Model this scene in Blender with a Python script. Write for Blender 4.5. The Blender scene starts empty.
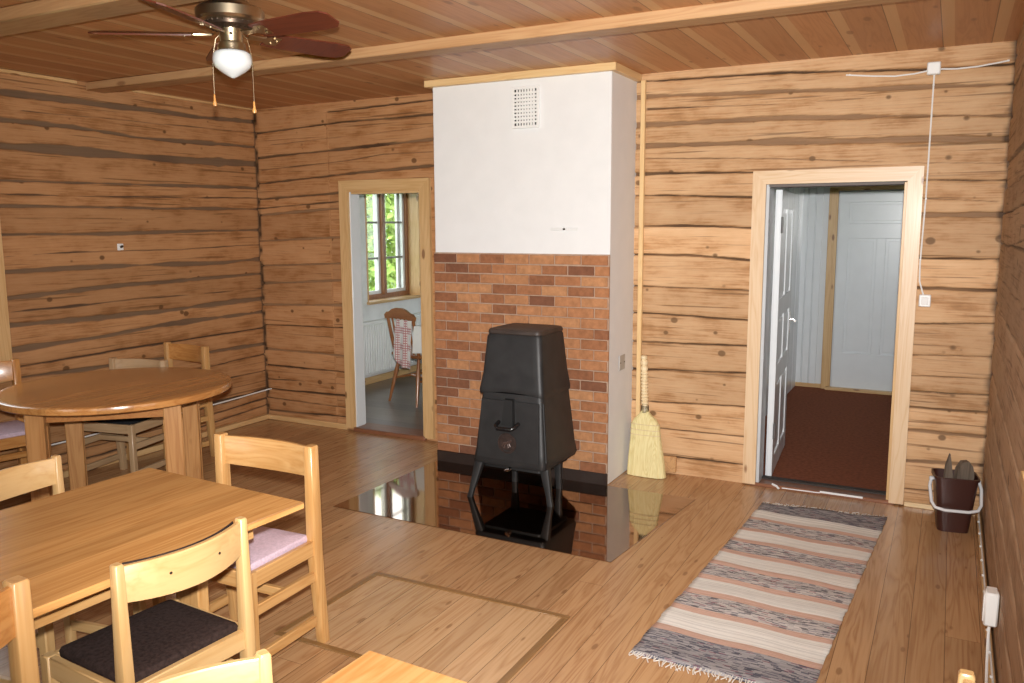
import bpy, bmesh, math, random
import numpy as np
from mathutils import Vector, Matrix
R = math.radians
PI = math.pi
rnd = random.Random(7)
SC = bpy.context.scene
COL = SC.collection

# ------------------------------------------------------------ camera, sky, lights, exposure
CAM = Vector((5.0578, -5.1836, 1.6293))
YAW, PITCH, ROLL = R(27.678), R(8.056), R(-0.279)
cd = bpy.data.cameras.new('camera'); cam = bpy.data.objects.new('camera', cd); COL.objects.link(cam)
cd.sensor_width = 36.0; cd.lens = 835.78 / 1024 * 36; cd.clip_start = 0.02; cd.clip_end = 200
fwd = Vector((-math.sin(YAW) * math.cos(PITCH), math.cos(YAW) * math.cos(PITCH), -math.sin(PITCH)))
r0 = Vector((math.cos(YAW), math.sin(YAW), 0)); u0 = r0.cross(fwd)
right = math.cos(ROLL) * r0 + math.sin(ROLL) * u0; up = -math.sin(ROLL) * r0 + math.cos(ROLL) * u0
cam.matrix_world = Matrix(((right.x, up.x, -fwd.x, CAM.x), (right.y, up.y, -fwd.y, CAM.y), (right.z, up.z, -fwd.z, CAM.z), (0, 0, 0, 1)))
SC.camera = cam

w = bpy.data.worlds.new('overcast_sky'); SC.world = w; w.use_nodes = True
bg = w.node_tree.nodes['Background']; bg.inputs[0].default_value = (0.93, 0.965, 1.0, 1); bg.inputs[1].default_value = 5.0

# the flash that lit the photograph: a small lamp just above where the camera stood
fl = bpy.data.lights.new('camera_flash', 'SPOT'); fl.energy = 1180; fl.spot_size = R(98); fl.spot_blend = 1.0; fl.shadow_soft_size = 0.03
fl.color = (1.0, 0.985, 0.96)
flo = bpy.data.objects.new('camera_flash', fl); COL.objects.link(flo)
flo.location = CAM + Vector((0, 0, 0.11)); flo.rotation_euler = (fwd + Vector((0, 0, 0.10))).to_track_quat('-Z', 'Y').to_euler()

def portal(name, loc, rot, sx, sy):       # sampling portals in the window openings, seen and added; they give no light of their own
    l = bpy.data.lights.new(name, 'AREA'); l.shape = 'RECTANGLE'; l.size = sx; l.size_y = sy; l.cycles.is_portal = True
    o = bpy.data.objects.new(name, l); COL.objects.link(o); o.location = loc; o.rotation_euler = rot
portal('window_portal', (-0.5, 2.12, 1.42), (0, R(-90), 0), 1.3, 1.1)
portal('window_portal', (-0.5, .75, 1.42), (0, R(-90), 0), 1.3, .9)
portal('window_portal', (1.4, 3.82, 1.45), (R(-90), 0, 0), 1.7, 1.3)
portal('window_portal', (-0.25, -2.75, 1.3), (0, R(-90), 0), 1.1, 1.1)
portal('window_portal', (5.52, -3.05, 1.45), (0, R(90), 0), 1.1, 1.1)
portal('window_portal', (1.6, -6.45, 1.4), (R(90), 0, 0), 1.2, 1.2)
portal('window_portal', (3.8, -6.45, 1.4), (R(90), 0, 0), 1.2, 1.2)
portal('window_portal', (5.62, 2.0, 1.5), (0, R(90), 0), 1.0, 0.9)

SC.view_settings.view_transform = 'Standard'
try: SC.view_settings.look = 'None'
except Exception: pass
SC.view_settings.gamma = 1.0; SC.view_settings.use_curve_mapping = False
SC.view_settings.exposure = 0.0
SC.cycles.max_bounces = 8; SC.cycles.diffuse_bounces = 4; SC.cycles.glossy_bounces = 4
SC.cycles.sample_clamp_indirect = 4.0; SC.cycles.use_denoising = True
SC.cycles.caustics_reflective = False; SC.cycles.caustics_refractive = False

# ------------------------------------------------------------ helpers
def tag(o, label=None, cat=None, group=None, kind=None):
    if label: o['label'] = label
    if cat: o['category'] = cat
    if group: o['group'] = group
    if kind: o['kind'] = kind
    return o

def empty(name, loc, rz=0.0):
    o = bpy.data.objects.new(name, None); COL.objects.link(o)
    o.empty_display_size = 0.1; o.location = loc; o.rotation_euler = (0, 0, rz)
    return o

def thing(name, label, cat, loc, rz=0.0, group=None):
    return tag(empty(name, loc, rz), label, cat, group)

def copy_tree(o, parent=None):
    c = o.copy(); COL.objects.link(c); c.parent = parent
    for ch in o.children: copy_tree(ch, c)
    return c

class MB:
    def __init__(s): s.v = []; s.f = []; s.vals = []; s.cur = 0.0; s.nb = 0
    def add(s, verts, faces, fn=None):
        n = len(s.v)
        for p in verts:
            p = Vector(p)
            s.v.append(fn(p) if fn else p)
        for f in faces: s.f.append([n + i for i in f]); s.vals.append(s.cur)
    def box(s, c, d, b=0.003, fn=None, rot=None):
        e = .00023 * (s.nb % 7); s.nb += 1                              # no two faces of joined pieces ever coincide
        hx, hy, hz = d[0] / 2 + e, d[1] / 2 + e, d[2] / 2 + e
        b = min(b, hx * .49, hy * .49, hz * .49)
        V = []; idx = {}
        for i, sx in enumerate((-1, 1)):
            for j, sy in enumerate((-1, 1)):
                for k, sz in enumerate((-1, 1)):
                    for a in range(3):
                        p = [sx * (hx - (b if a != 0 else 0)), sy * (hy - (b if a != 1 else 0)), sz * (hz - (b if a != 2 else 0))]
                        idx[(i, j, k, a)] = len(V); V.append(Vector(p))
        F = []
        sq = ((0, 0), (1, 0), (1, 1), (0, 1))
        for e in (0, 1):
            F.append([idx[(e, a, c_, 0)] for a, c_ in sq]); F.append([idx[(a, e, c_, 1)] for a, c_ in sq]); F.append([idx[(a, c_, e, 2)] for a, c_ in sq])
        if b > 0:
            for p in (0, 1):
                for q in (0, 1):
                    F.append([idx[(p, q, 0, 0)], idx[(p, q, 1, 0)], idx[(p, q, 1, 1)], idx[(p, q, 0, 1)]])
                    F.append([idx[(p, 0, q, 0)], idx[(p, 1, q, 0)], idx[(p, 1, q, 2)], idx[(p, 0, q, 2)]])
                    F.append([idx[(0, p, q, 1)], idx[(1, p, q, 1)], idx[(1, p, q, 2)], idx[(0, p, q, 2)]])
                    for t in (0, 1): F.append([idx[(p, q, t, 0)], idx[(p, q, t, 1)], idx[(p, q, t, 2)]])
        M = rot.to_matrix() if rot is not None and hasattr(rot, 'to_matrix') else rot
        C = Vector(c)
        V = [(M @ p if M is not None else p) + C for p in V]
        s.add(V, F, fn)
        return s
    def bar(s, a, b, wx, wy, bev=0.002, hint=(0, 0, 1)):           # a box from a to b
        a = Vector(a); b = Vector(b); d = b - a; z = d.normalized()
        h = Vector(hint)
        if abs(z.dot(h)) > .95: h = Vector((0, 1, 0))
        x = h.cross(z).normalized(); y = z.cross(x)
        M = Matrix((x, y, z)).transposed()
        s.box((a + b) / 2, (wx, wy, d.length), bev, rot=M)
        return s
    def tube(s, path, r, seg=10, cap=True):
        path = [Vector(p) for p in path]; n = len(path)
        rs = r if isinstance(r, (list, tuple)) else [r] * n
        V = []; F = []; prev = None
        for i, p in enumerate(path):
            t = (path[min(i + 1, n - 1)] - path[max(i - 1, 0)]).normalized()
            if prev is None:
                h = Vector((0, 0, 1)) if abs(t.z) < .9 else Vector((1, 0, 0))
                x = h.cross(t).normalized()
            else:
                x = (prev - t * prev.dot(t)).normalized()
            prev = x; y = t.cross(x)
            for k in range(seg):
                a = 2 * PI * k / seg
                V.append(p + (x * math.cos(a) + y * math.sin(a)) * rs[i])
        for i in range(n - 1):
            for k in range(seg):
                F.append([i * seg + k, i * seg + (k + 1) % seg, (i + 1) * seg + (k + 1) % seg, (i + 1) * seg + k])
        if cap: F.append(list(range(seg))[::-1]); F.append([(n - 1) * seg + k for k in range(seg)])
        s.add(V, F); return s
    def lathe(s, prof, c=(0, 0, 0), seg=32, fn=None):
        C = Vector(c); V = []; F = []; n = len(prof)
        for r, z in prof:
            for k in range(seg):
                a = 2 * PI * k / seg; V.append(C + Vector((max(r, 1e-5) * math.cos(a), max(r, 1e-5) * math.sin(a), z)))
        for i in range(n - 1):
            for k in range(seg): F.append([i * seg + k, i * seg + (k + 1) % seg, (i + 1) * seg + (k + 1) % seg, (i + 1) * seg + k])
        F.append(list(range(seg))[::-1]); F.append([(n - 1) * seg + k for k in range(seg)])
        s.add(V, F, fn); return s
    def prism(s, poly, a, b, fn):                                  # polygon (u,v) swept along w from a to b; fn(u,v,w) -> point
        n = len(poly)
        V = [fn(u, v, a) for u, v in poly] + [fn(u, v, b) for u, v in poly]
        F = [list(range(n))[::-1], [n + i for i in range(n)]] + [[i, (i + 1) % n, n + (i + 1) % n, n + i] for i in range(n)]
        s.add(V, F); return s
    def loft(s, rings, cap=True):
        m = len(rings[0]); V = [p for r in rings for p in r]; F = []
        for i in range(len(rings) - 1):
            for k in range(m): F.append([i * m + k, i * m + (k + 1) % m, (i + 1) * m + (k + 1) % m, (i + 1) * m + k])
        if cap: F.append(list(range(m))[::-1]); F.append([(len(rings) - 1) * m + k for k in range(m)])
        s.add(V, F); return s
    def sheet(s, grid):                                            # open grid of points
        n = len(grid); m = len(grid[0]); V = [p for r in grid for p in r]
        s.add(V, [[i * m + j, i * m + j + 1, (i + 1) * m + j + 1, (i + 1) * m + j] for i in range(n - 1) for j in range(m - 1)]); return s
    def build(s, name, mat, parent=None, smooth=40, attr=None, recalc=True):
        me = bpy.data.meshes.new(name); me.from_pydata([tuple(p) for p in s.v], [], s.f)
        if attr:
            at = me.attributes.new(attr, 'FLOAT', 'FACE'); at.data.foreach_set('value', s.vals)
        if recalc:
            bm = bmesh.new(); bm.from_mesh(me); bmesh.ops.recalc_face_normals(bm, faces=bm.faces); bm.to_mesh(me); bm.free()
        if smooth:
            me.polygons.foreach_set('use_smooth', [True] * len(me.polygons)); me.set_sharp_from_angle(angle=R(smooth))
        me.materials.append(mat)
        o = bpy.data.objects.new(name, me); COL.objects.link(o); o.parent = parent
        return o

def solidify(o, t, offset=0.0):
    m = o.modifiers.new('thick', 'SOLIDIFY'); m.thickness = t; m.offset = offset
    return o

def rrect(hx, hy, r, n=5, cx=0, cy=0):
    out = []
    for qx, qy, a0 in ((1, 1, 0), (-1, 1, 90), (-1, -1, 180), (1, -1, 270)):
        for k in range(n + 1):
            a = R(a0 + 90 * k / n); out.append((cx + qx * (hx - r) + r * math.cos(a), cy + qy * (hy - r) + r * math.sin(a)))
    return out

# ------------------------------------------------------------ materials
class NT:
    def __init__(s, name):
        s.m = bpy.data.materials.new(name); s.m.use_nodes = True; s.t = s.m.node_tree; s.b = s.t.nodes['Principled BSDF']
    def n(s, ty, **kw):
        nd = s.t.nodes.new(ty)
        for k, v in kw.items(): setattr(nd, k, v)
        return nd
    def l(s, a, b): s.t.links.new(a, b)
    def math(s, op, a, b=None, c=None):
        nd = s.n('ShaderNodeMath', operation=op)
        for i, x in enumerate((a, b, c)):
            if x is None: continue
            if isinstance(x, (int, float)): nd.inputs[i].default_value = x
            else: s.l(x, nd.inputs[i])
        return nd.outputs[0]
    def vmath(s, op, a, b=None):
        nd = s.n('ShaderNodeVectorMath', operation=op)
        for i, x in enumerate((a, b)):
            if x is None: continue
            if isinstance(x, (tuple, list)): nd.inputs[i].default_value = x
            else: s.l(x, nd.inputs[i])
        return nd.outputs[0]
    def ramp(s, fac, stops, interp='LINEAR'):
        nd = s.n('ShaderNodeValToRGB'); cr = nd.color_ramp; cr.interpolation = interp
        while len(cr.elements) < len(stops): cr.elements.new(0.5)
        for e, (p, c) in zip(cr.elements, stops):
            e.position = p; e.color = (c[0], c[1], c[2], 1) if isinstance(c, (tuple, list)) else (c, c, c, 1)
        s.l(fac, nd.inputs[0]); return nd.outputs[0]
    def mix(s, fac, a, b, mode='MIX'):
        nd = s.n('ShaderNodeMix', data_type='RGBA', blend_type=mode)
        for sock, x in ((nd.inputs[0], fac), (nd.inputs[6], a), (nd.inputs[7], b)):
            if isinstance(x, (int, float)): sock.default_value = x
            elif isinstance(x, (tuple, list)): sock.default_value = (x[0], x[1], x[2], 1)
            else: s.l(x, sock)
        return nd.outputs[2]
    def noise(s, vec, scale=1.0, detail=3.0, rough=.5, dist=0.0):
        nd = s.n('ShaderNodeTexNoise'); s.l(vec, nd.inputs['Vector'])
        nd.inputs['Scale'].default_value = scale; nd.inputs['Detail'].default_value = detail
        nd.inputs['Roughness'].default_value = rough; nd.inputs['Distortion'].default_value = dist
        return nd.outputs['Fac']
    def white(s, val):
        nd = s.n('ShaderNodeTexWhiteNoise', noise_dimensions='1D'); s.l(val, nd.inputs['W']); return nd.outputs['Value']
    def comb(s, x, y, z):
        nd = s.n('ShaderNodeCombineXYZ')
        for i, v in enumerate((x, y, z)):
            if isinstance(v, (int, float)): nd.inputs[i].default_value = v
            else: s.l(v, nd.inputs[i])
        return nd.outputs[0]
    def sep(s, v):
        nd = s.n('ShaderNodeSeparateXYZ'); s.l(v, nd.inputs[0]); return nd.outputs
    def attr(s, name):
        nd = s.n('ShaderNodeAttribute', attribute_name=name); return nd.outputs['Fac']
    def obj(s): return s.n('ShaderNodeTexCoord').outputs['Object']
    def bump(s, h, strength=.3, dist=.01):
        nd = s.n('ShaderNodeBump'); nd.inputs['Strength'].default_value = strength; nd.inputs['Distance'].default_value = dist
        s.l(h, nd.inputs['Height']); s.l(nd.outputs[0], s.b.inputs['Normal'])
    def set(s, col=None, rough=.5, metal=0.0, spec=.5, coat=0.0, coat_rough=.1):
        b = s.b
        if col is not None:
            if isinstance(col, (tuple, list)): b.inputs['Base Color'].default_value = (*col[:3], 1)
            else: s.l(col, b.inputs['Base Color'])
        if isinstance(rough, (int, float)): b.inputs['Roughness'].default_value = rough
        else: s.l(rough, b.inputs['Roughness'])
        b.inputs['Metallic'].default_value = metal; b.inputs['Specular IOR Level'].default_value = spec
        b.inputs['Coat Weight'].default_value = coat; b.inputs['Coat Roughness'].default_value = coat_rough
        return s.m

_cache = {}
def plain(name, col, rough=.5, metal=0.0, spec=.5, var=.06, vscale=8, bump=0.0, coat=0.0):
    key = ('p', name)
    if key in _cache: return _cache[key]
    t = NT(name); nz = t.noise(t.obj(), vscale, 4)
    c = t.ramp(nz, [(.3, [x * (1 - var) for x in col]), (.7, [min(1, x * (1 + var)) for x in col])])
    if bump: t.bump(t.noise(t.obj(), vscale * 12, 3), bump, .002)
    _cache[key] = t.set(c, rough, metal, spec, coat); return _cache[key]

def axes(t, vec, axis):                                            # returns along, across1, across2
    o = t.sep(vec); i = 'xyz'.index(axis)
    return o[i], o[(i + 1) % 3], o[(i + 2) % 3]

def wood(name, light, dark, axis='z', rough=.35, coat=.25, plank=None, seam=0.0, knots=.5, fig=1.0, spec=.5, var=.25, band=None, joint=0.0, pax=0, kn=1.0):
    """sawn softwood; plank = board width across axis number pax (1 or 2), seam = dark line width, joint = board length"""
    key = ('w', name, axis)
    if key in _cache: return _cache[key]
    t = NT(name + '_' + axis)
    a, b, c = axes(t, t.obj(), axis)
    info = t.n('ShaderNodeObjectInfo').outputs['Random']
    off = t.math('MULTIPLY', info, 9.0)
    tone = None; seamf = None
    if plank:
        acr = (b, c)[pax]
        q = t.math('DIVIDE', acr, plank); idx = t.math('FLOOR', q); fr = t.math('FRACT', q)
        r1 = t.white(idx)
        if joint:
            aj = t.math('ADD', t.math('DIVIDE', a, joint), t.math('MULTIPLY', r1, 7.3))
            jdx = t.math('FLOOR', aj); jfr = t.math('FRACT', aj)
            r1 = t.white(t.math('ADD', t.math('MULTIPLY', idx, 13.7), jdx))
        tone = r1; off = t.math('ADD', off, t.math('MULTIPLY', r1, 31.0))
        if seam:
            s1 = t.math('LESS_THAN', t.math('MINIMUM', fr, t.math('SUBTRACT', 1.0, fr)), seam / plank / 2)
            if joint:
                s2 = t.math('LESS_THAN', t.math('MINIMUM', jfr, t.math('SUBTRACT', 1.0, jfr)), seam / joint / 2 * .7)
                s1 = t.math('MAXIMUM', s1, s2)
            seamf = s1
    v1 = t.comb(t.math('ADD', t.math('MULTIPLY', a, .9), off), t.math('ADD', t.math('MULTIPLY', b, 11), off), t.math('MULTIPLY', c, 11))
    v2 = t.comb(t.math('ADD', t.math('MULTIPLY', a, 3.0), off), t.math('MULTIPLY', b, 120), t.math('MULTIPLY', c, 120))
    n1 = t.noise(v1, 1.0, 3, .5, .8)
    rings = t.math('FRACT', t.math('MULTIPLY', n1, 7.0 * fig))
    rings = t.math('ABSOLUTE', t.math('SUBTRACT', t.math('MULTIPLY', rings, 2.0), 1.0))
    rings = t.math('POWER', rings, 1.6)
    n2 = t.noise(v2, 1.0, 3)
    f = t.math('ADD', t.math('MULTIPLY', rings, .55), t.math('MULTIPLY', t.math('SUBTRACT', n2, .5), .9))
    col = t.ramp(f, [(.0, light), (.85, dark)])
    if tone is not None:
        g = t.ramp(tone, [(0, 1 - var), (1, 1 + var * .45)])
        col = t.mix(1.0, col, g, 'MULTIPLY')
    if band:                                                       # pale sapwood strip along one side of every board
        fb = t.math('LESS_THAN', fr, band[0]); col = t.mix(t.math('MULTIPLY', fb, band[2]), col, band[1])
    if knots:
        vk = t.n('ShaderNodeTexVoronoi'); vk.inputs['Scale'].default_value = 1.0
        t.l(t.comb(t.math('ADD', t.math('MULTIPLY', a, 3.4 * kn), off), t.math('MULTIPLY', b, 9 * kn), t.math('MULTIPLY', c, 9 * kn)), vk.inputs['Vector'])
        kd = t.math('SUBTRACT', vk.outputs['Distance'], t.math('MULTIPLY', t.sep(vk.outputs['Color'])[0], .13))
        kf = t.ramp(kd, [(.0, 1.0), (.07, 0.0)])
        col = t.mix(t.math('MULTIPLY', kf, knots), col, [x * y for x, y in zip(dark, (.42, .32, .28))])
    if seamf is not None: col = t.mix(t.math('MULTIPLY', seamf, .8), col, [x * .25 for x in dark])
    h = n2
    if seamf is not None: h = t.math('SUBTRACT', t.math('MULTIPLY', n2, .15), seamf)
    t.bump(h, .25 if seamf is not None else .08, .003)
    _cache[key] = t.set(col, rough, 0, spec, coat, .15); return _cache[key]

def log_mat(name, light, dark, moss, gapc, axis):
    t = NT(name); a, b, c = axes(t, t.obj(), axis)
    lid = t.attr('log'); gm = t.attr('gap'); gd = t.attr('gapdark')
    r = t.white(t.math('FLOOR', t.math('ADD', lid, .5)))
    off = t.math('MULTIPLY', r, 40.0)
    zc = c if axis == 'x' else b                                   # axis x: a=x b=y c=z ; axis y: a=y b=z c=x
    z = t.sep(t.obj())[2]
    v1 = t.comb(t.math('ADD', t.math('MULTIPLY', a, .8), off), t.math('MULTIPLY', z, 8.0), 0)
    v2 = t.comb(t.math('ADD', t.math('MULTIPLY', a, 4.0), off), t.math('MULTIPLY', z, 90), 0)
    v3 = t.comb(t.math('ADD', t.math('MULTIPLY', a, 1.6), off), t.math('MULTIPLY', z, 38), 0)
    v4 = t.comb(t.math('ADD', t.math('MULTIPLY', a, 5.0), off), t.math('MULTIPLY', z, 9.0), off)
    n1 = t.noise(v1, 1, 4, .55, .6); n2 = t.noise(v2, 1, 4, .6); n3 = t.noise(v3, 1, 4, .6, .4); n4 = t.noise(v4, 1, 5, .6)
    f = t.math('MULTIPLY', t.math('ADD', t.math('ADD', t.math('MULTIPLY', n1, .55), t.math('MULTIPLY', n2, .6)), t.math('MULTIPLY', n4, .65)), .8)
    col = t.ramp(f, [(.56, light), (.74, [(x * .55 + y * .45) for x, y in zip(light, dark)]), (.84, [x * .9 for x in dark]), (.97, [x * .6 for x in dark])])
    col = t.mix(1.0, col, t.ramp(r, [(0, .82), (1, 1.1)]), 'MULTIPLY')
    streak = t.ramp(n3, [(.60, 0.0), (.72, 1.0)])                   # grey brown weathered streaks
    col = t.mix(t.math('MULTIPLY', streak, .45), col, [x * .55 for x in dark])
    crack = t.ramp(t.noise(t.comb(t.math('ADD', t.math('MULTIPLY', a, 1.1), off), t.math('MULTIPLY', z, 60), 3.0), 1, 2, .5, .3), [(.63, 0.0), (.69, 1.0)])
    col = t.mix(t.math('MULTIPLY', crack, .6), col, [x * .25 for x in dark])
    vk = t.n('ShaderNodeTexVoronoi'); vk.inputs['Scale'].default_value = 1.0
    t.l(t.comb(t.math('ADD', t.math('MULTIPLY', a, 6.0), off), t.math('MULTIPLY', z, 7.5), 0), vk.inputs['Vector'])
    kd = t.math('SUBTRACT', vk.outputs['Distance'], t.math('MULTIPLY', t.sep(vk.outputs['Color'])[0], .13))
    col = t.mix(t.ramp(kd, [(.0, .85), (.05, 0.0)]), col, [x * .3 for x in dark])
    col = t.mix(t.attr('ruddy'), col, t.mix(1.0, col, (.80, .665, .56), 'MULTIPLY'))
    mz = t.noise(v2, .6, 3)
    gcol = t.mix(gd, t.mix(mz, moss, [x * .6 for x in moss]), gapc)
    col = t.mix(gm, col, gcol)
    t.bump(t.math('ADD', t.math('MULTIPLY', n2, .6), n3), .35, .006)
    return t.set(col, .62, 0, .25)

M = {}
PINE_L, PINE_D = (.53, .30, .115), (.40, .19, .055)               # lacquered pale pine
ORG_L, ORG_D = (.50, .235, .07), (.36, .135, .03)                  # amber pine
def pine(ax): return wood('pale_pine', PINE_L, PINE_D, ax, .32, .3, knots=.25)
def amber(ax): return wood('amber_pine', ORG_L, ORG_D, ax, .3, .35, knots=.25)
def birch(ax): return wood('pale_birch', (.58, .37, .165), (.50, .285, .105), ax, .33, .3, knots=0, fig=.6)
def greyp(ax): return wood('grey_beech', (.44, .29, .16), (.34, .21, .105), ax, .4, .1, knots=0, fig=.7)
def trimw(ax): return wood('planed_trim', (.64, .42, .20), (.52, .30, .115), ax, .4, .15, knots=.9, kn=1.3)
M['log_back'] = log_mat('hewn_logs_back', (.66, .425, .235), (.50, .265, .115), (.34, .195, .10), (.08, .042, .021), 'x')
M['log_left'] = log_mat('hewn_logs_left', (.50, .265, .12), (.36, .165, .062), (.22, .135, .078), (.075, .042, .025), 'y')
M['log_right'] = log_mat('hewn_logs_right', (.54, .37, .235), (.41, .255, .145), (.22, .14, .085), (.05, .027, .014), 'y')
M['floor'] = wood('floor_boards', (.48, .28, .135), (.31, .145, .058), 'y', .27, .15, plank=.125, seam=.0025, knots=.5, var=.14, joint=3.7, pax=1, fig=1.1, kn=1.6)
M['ceiling'] = wood('ceiling_boards', (.50, .225, .088), (.40, .16, .052), 'y', .45, .05, plank=.225, seam=.004, knots=.6, var=.12, band=(.24, (.60, .36, .17), .7), pax=1)
M['white_paint'] = plain('white_paint', (.78, .79, .79), .45, bump=.05)
M['plaster'] = plain('white_plaster', (.76, .76, .755), .8, var=.02, bump=.15)
M['gloss_white'] = plain('gloss_white_paint', (.75, .78, .80), .22, var=.02)
M['white_plastic'] = plain('white_plastic', (.80, .80, .78), .4, var=.02)
M['iron'] = plain('black_cast_iron', (.017, .0165, .0165), .5, 0.0, .5, var=.25, vscale=14, bump=.12)
M['iron_dark'] = plain('matte_black_iron', (.010, .010, .010), .6, 0.0, .4)
M['steel'] = plain('dark_steel_sheet', (.38, .29, .235), .05, 1.0, var=.04, vscale=2)
M['chrome'] = plain('bright_metal', (.75, .74, .72), .2, 1.0)
M['brass'] = plain('antique_brass', (.55, .45, .31), .33, 1.0)
M['dark_bronze'] = plain('dark_bronze', (.10, .07, .05), .35, .8)
M['carpet'] = plain('red_brown_carpet', (.25, .085, .045), .95, spec=.1, var=.2, vscale=40, bump=.4)
M['skirt'] = plain('dark_tile', (.035, .024, .02), .25)
M['kitchen_floor'] = wood('kitchen_laminate', (.17, .125, .095), (.12, .085, .06), 'x', .3, .2, plank=.19, seam=.003, knots=0, pax=0)
M['red_paint'] = wood('red_brown_sill', (.24, .10, .05), (.15, .055, .025), 'x', .4, .1, knots=.3)
M['brown_sash'] = wood('brown_sash', (.30, .13, .05), (.20, .075, .03), 'z', .4, .1, knots=0)
M['radiator'] = plain('radiator_enamel', (.80, .81, .80), .35, var=.01)
M['opal'] = plain('opal_glass', (.70, .73, .73), .12, var=.01, coat=.5)
M['blade'] = wood('mahogany_blade', (.12, .028, .014), (.075, .016, .009), 'x', .35, .25, knots=0)
M['straw'] = wood('broom_straw', (.74, .65, .34), (.58, .46, .19), 'z', .7, 0, knots=0, fig=2.2)
M['cord'] = plain('broom_cord', (.62, .48, .30), .8)
M['brown_plastic'] = plain('brown_plastic', (.045, .015, .011), .35, var=.05)
M['bark'] = wood('weathered_wood', (.16, .125, .095), (.085, .062, .045), 'z', .85, 0, knots=.2, spec=.2)
M['dark_cloth'] = plain('dark_brown_wool', (.035, .022, .019), .95, spec=.1, var=.35, vscale=90, bump=.5)
M['black_cloth'] = plain('black_wool', (.014, .014, .016), .95, spec=.1, var=.3, vscale=90, bump=.5)
M['pink_cloth'] = plain('mauve_tweed', (.55, .42, .49), .95, spec=.1, var=.12, vscale=120, bump=.5)
M['screw'] = plain('dark_screw', (.06, .045, .03), .4, .6)
M['leaf'] = plain('leaf_green', (.34, .46, .10), .6, var=.5, vscale=3)
M['leaf_y'] = plain('leaf_yellow_green', (.52, .52, .14), .6, var=.5, vscale=3)
M['trunk'] = plain('tree_bark', (.10, .075, .055), .9, var=.3, bump=.4)
M['grass'] = plain('lawn', (.16, .26, .06), .9, var=.3, vscale=2, bump=.3)
M['hinge'] = plain('grey_metal', (.30, .30, .30), .4, .8)
def glass_mat():
    t = NT('window_glass'); t.t.nodes.remove(t.b)
    tr = t.n('ShaderNodeBsdfTransparent'); tr.inputs[0].default_value = (.94, .96, .96, 1)
    gl = t.n('ShaderNodeBsdfGlossy'); gl.inputs['Roughness'].default_value = .02
    fr = t.n('ShaderNodeFresnel'); bf = t.n('ShaderNodeNewGeometry').outputs['Backfacing']; t.l(t.math('ADD', 1.45, t.math('MULTIPLY', bf, 1 / 1.45 - 1.45)), fr.inputs[0])
    mx = t.n('ShaderNodeMixShader'); t.l(fr.outputs[0], mx.inputs[0]); t.l(tr.outputs[0], mx.inputs[1]); t.l(gl.outputs[0], mx.inputs[2])
    out = [n for n in t.t.nodes if n.type == 'OUTPUT_MATERIAL'][0]; t.l(mx.outputs[0], out.inputs[0])
    return t.m
M['glass'] = glass_mat()
def brick_mat():
    t = NT('brick_slips'); r = t.attr('tone')
    col = t.ramp(r, [(0, (.19, .08, .045)), (.25, (.28, .115, .055)), (.6, (.40, .175, .08)), (1, (.46, .225, .105))])
    n = t.noise(t.obj(), 30, 5, .6); col = t.mix(1.0, col, t.ramp(n, [(.25, .72), (.75, 1.15)]), 'MULTIPLY')
    # pale lime bloom on a few bricks to the right of the stove
    o = t.obj(); st = None
    for cx, cz, rr in ((3.02, .80, .10), (2.99, .68, .07), (3.05, .95, .06)):
        d = t.vmath('DISTANCE', o, (cx, -.434, cz)); dd = t.n('ShaderNodeVectorMath', operation='DISTANCE'); t.l(o, dd.inputs[0]); dd.inputs[1].default_value = (cx, -.44, cz)
        f = t.ramp(t.math('ADD', t.math('DIVIDE', dd.outputs['Value'], rr), t.math('MULTIPLY', t.noise(o, 12, 3), .6)), [(.9, .55), (1.35, 0.0)])
        st = f if st is None else t.math('MAXIMUM', st, f)
    col = t.mix(st, col, (.55, .36, .26))
    t.bump(n, .3, .004); return t.set(col, .85, 0, .2)
M['brick'] = brick_mat()
M['mortar'] = plain('mortar', (.40, .27, .19), .95, spec=.1, var=.15, vscale=20, bump=.3)

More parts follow.
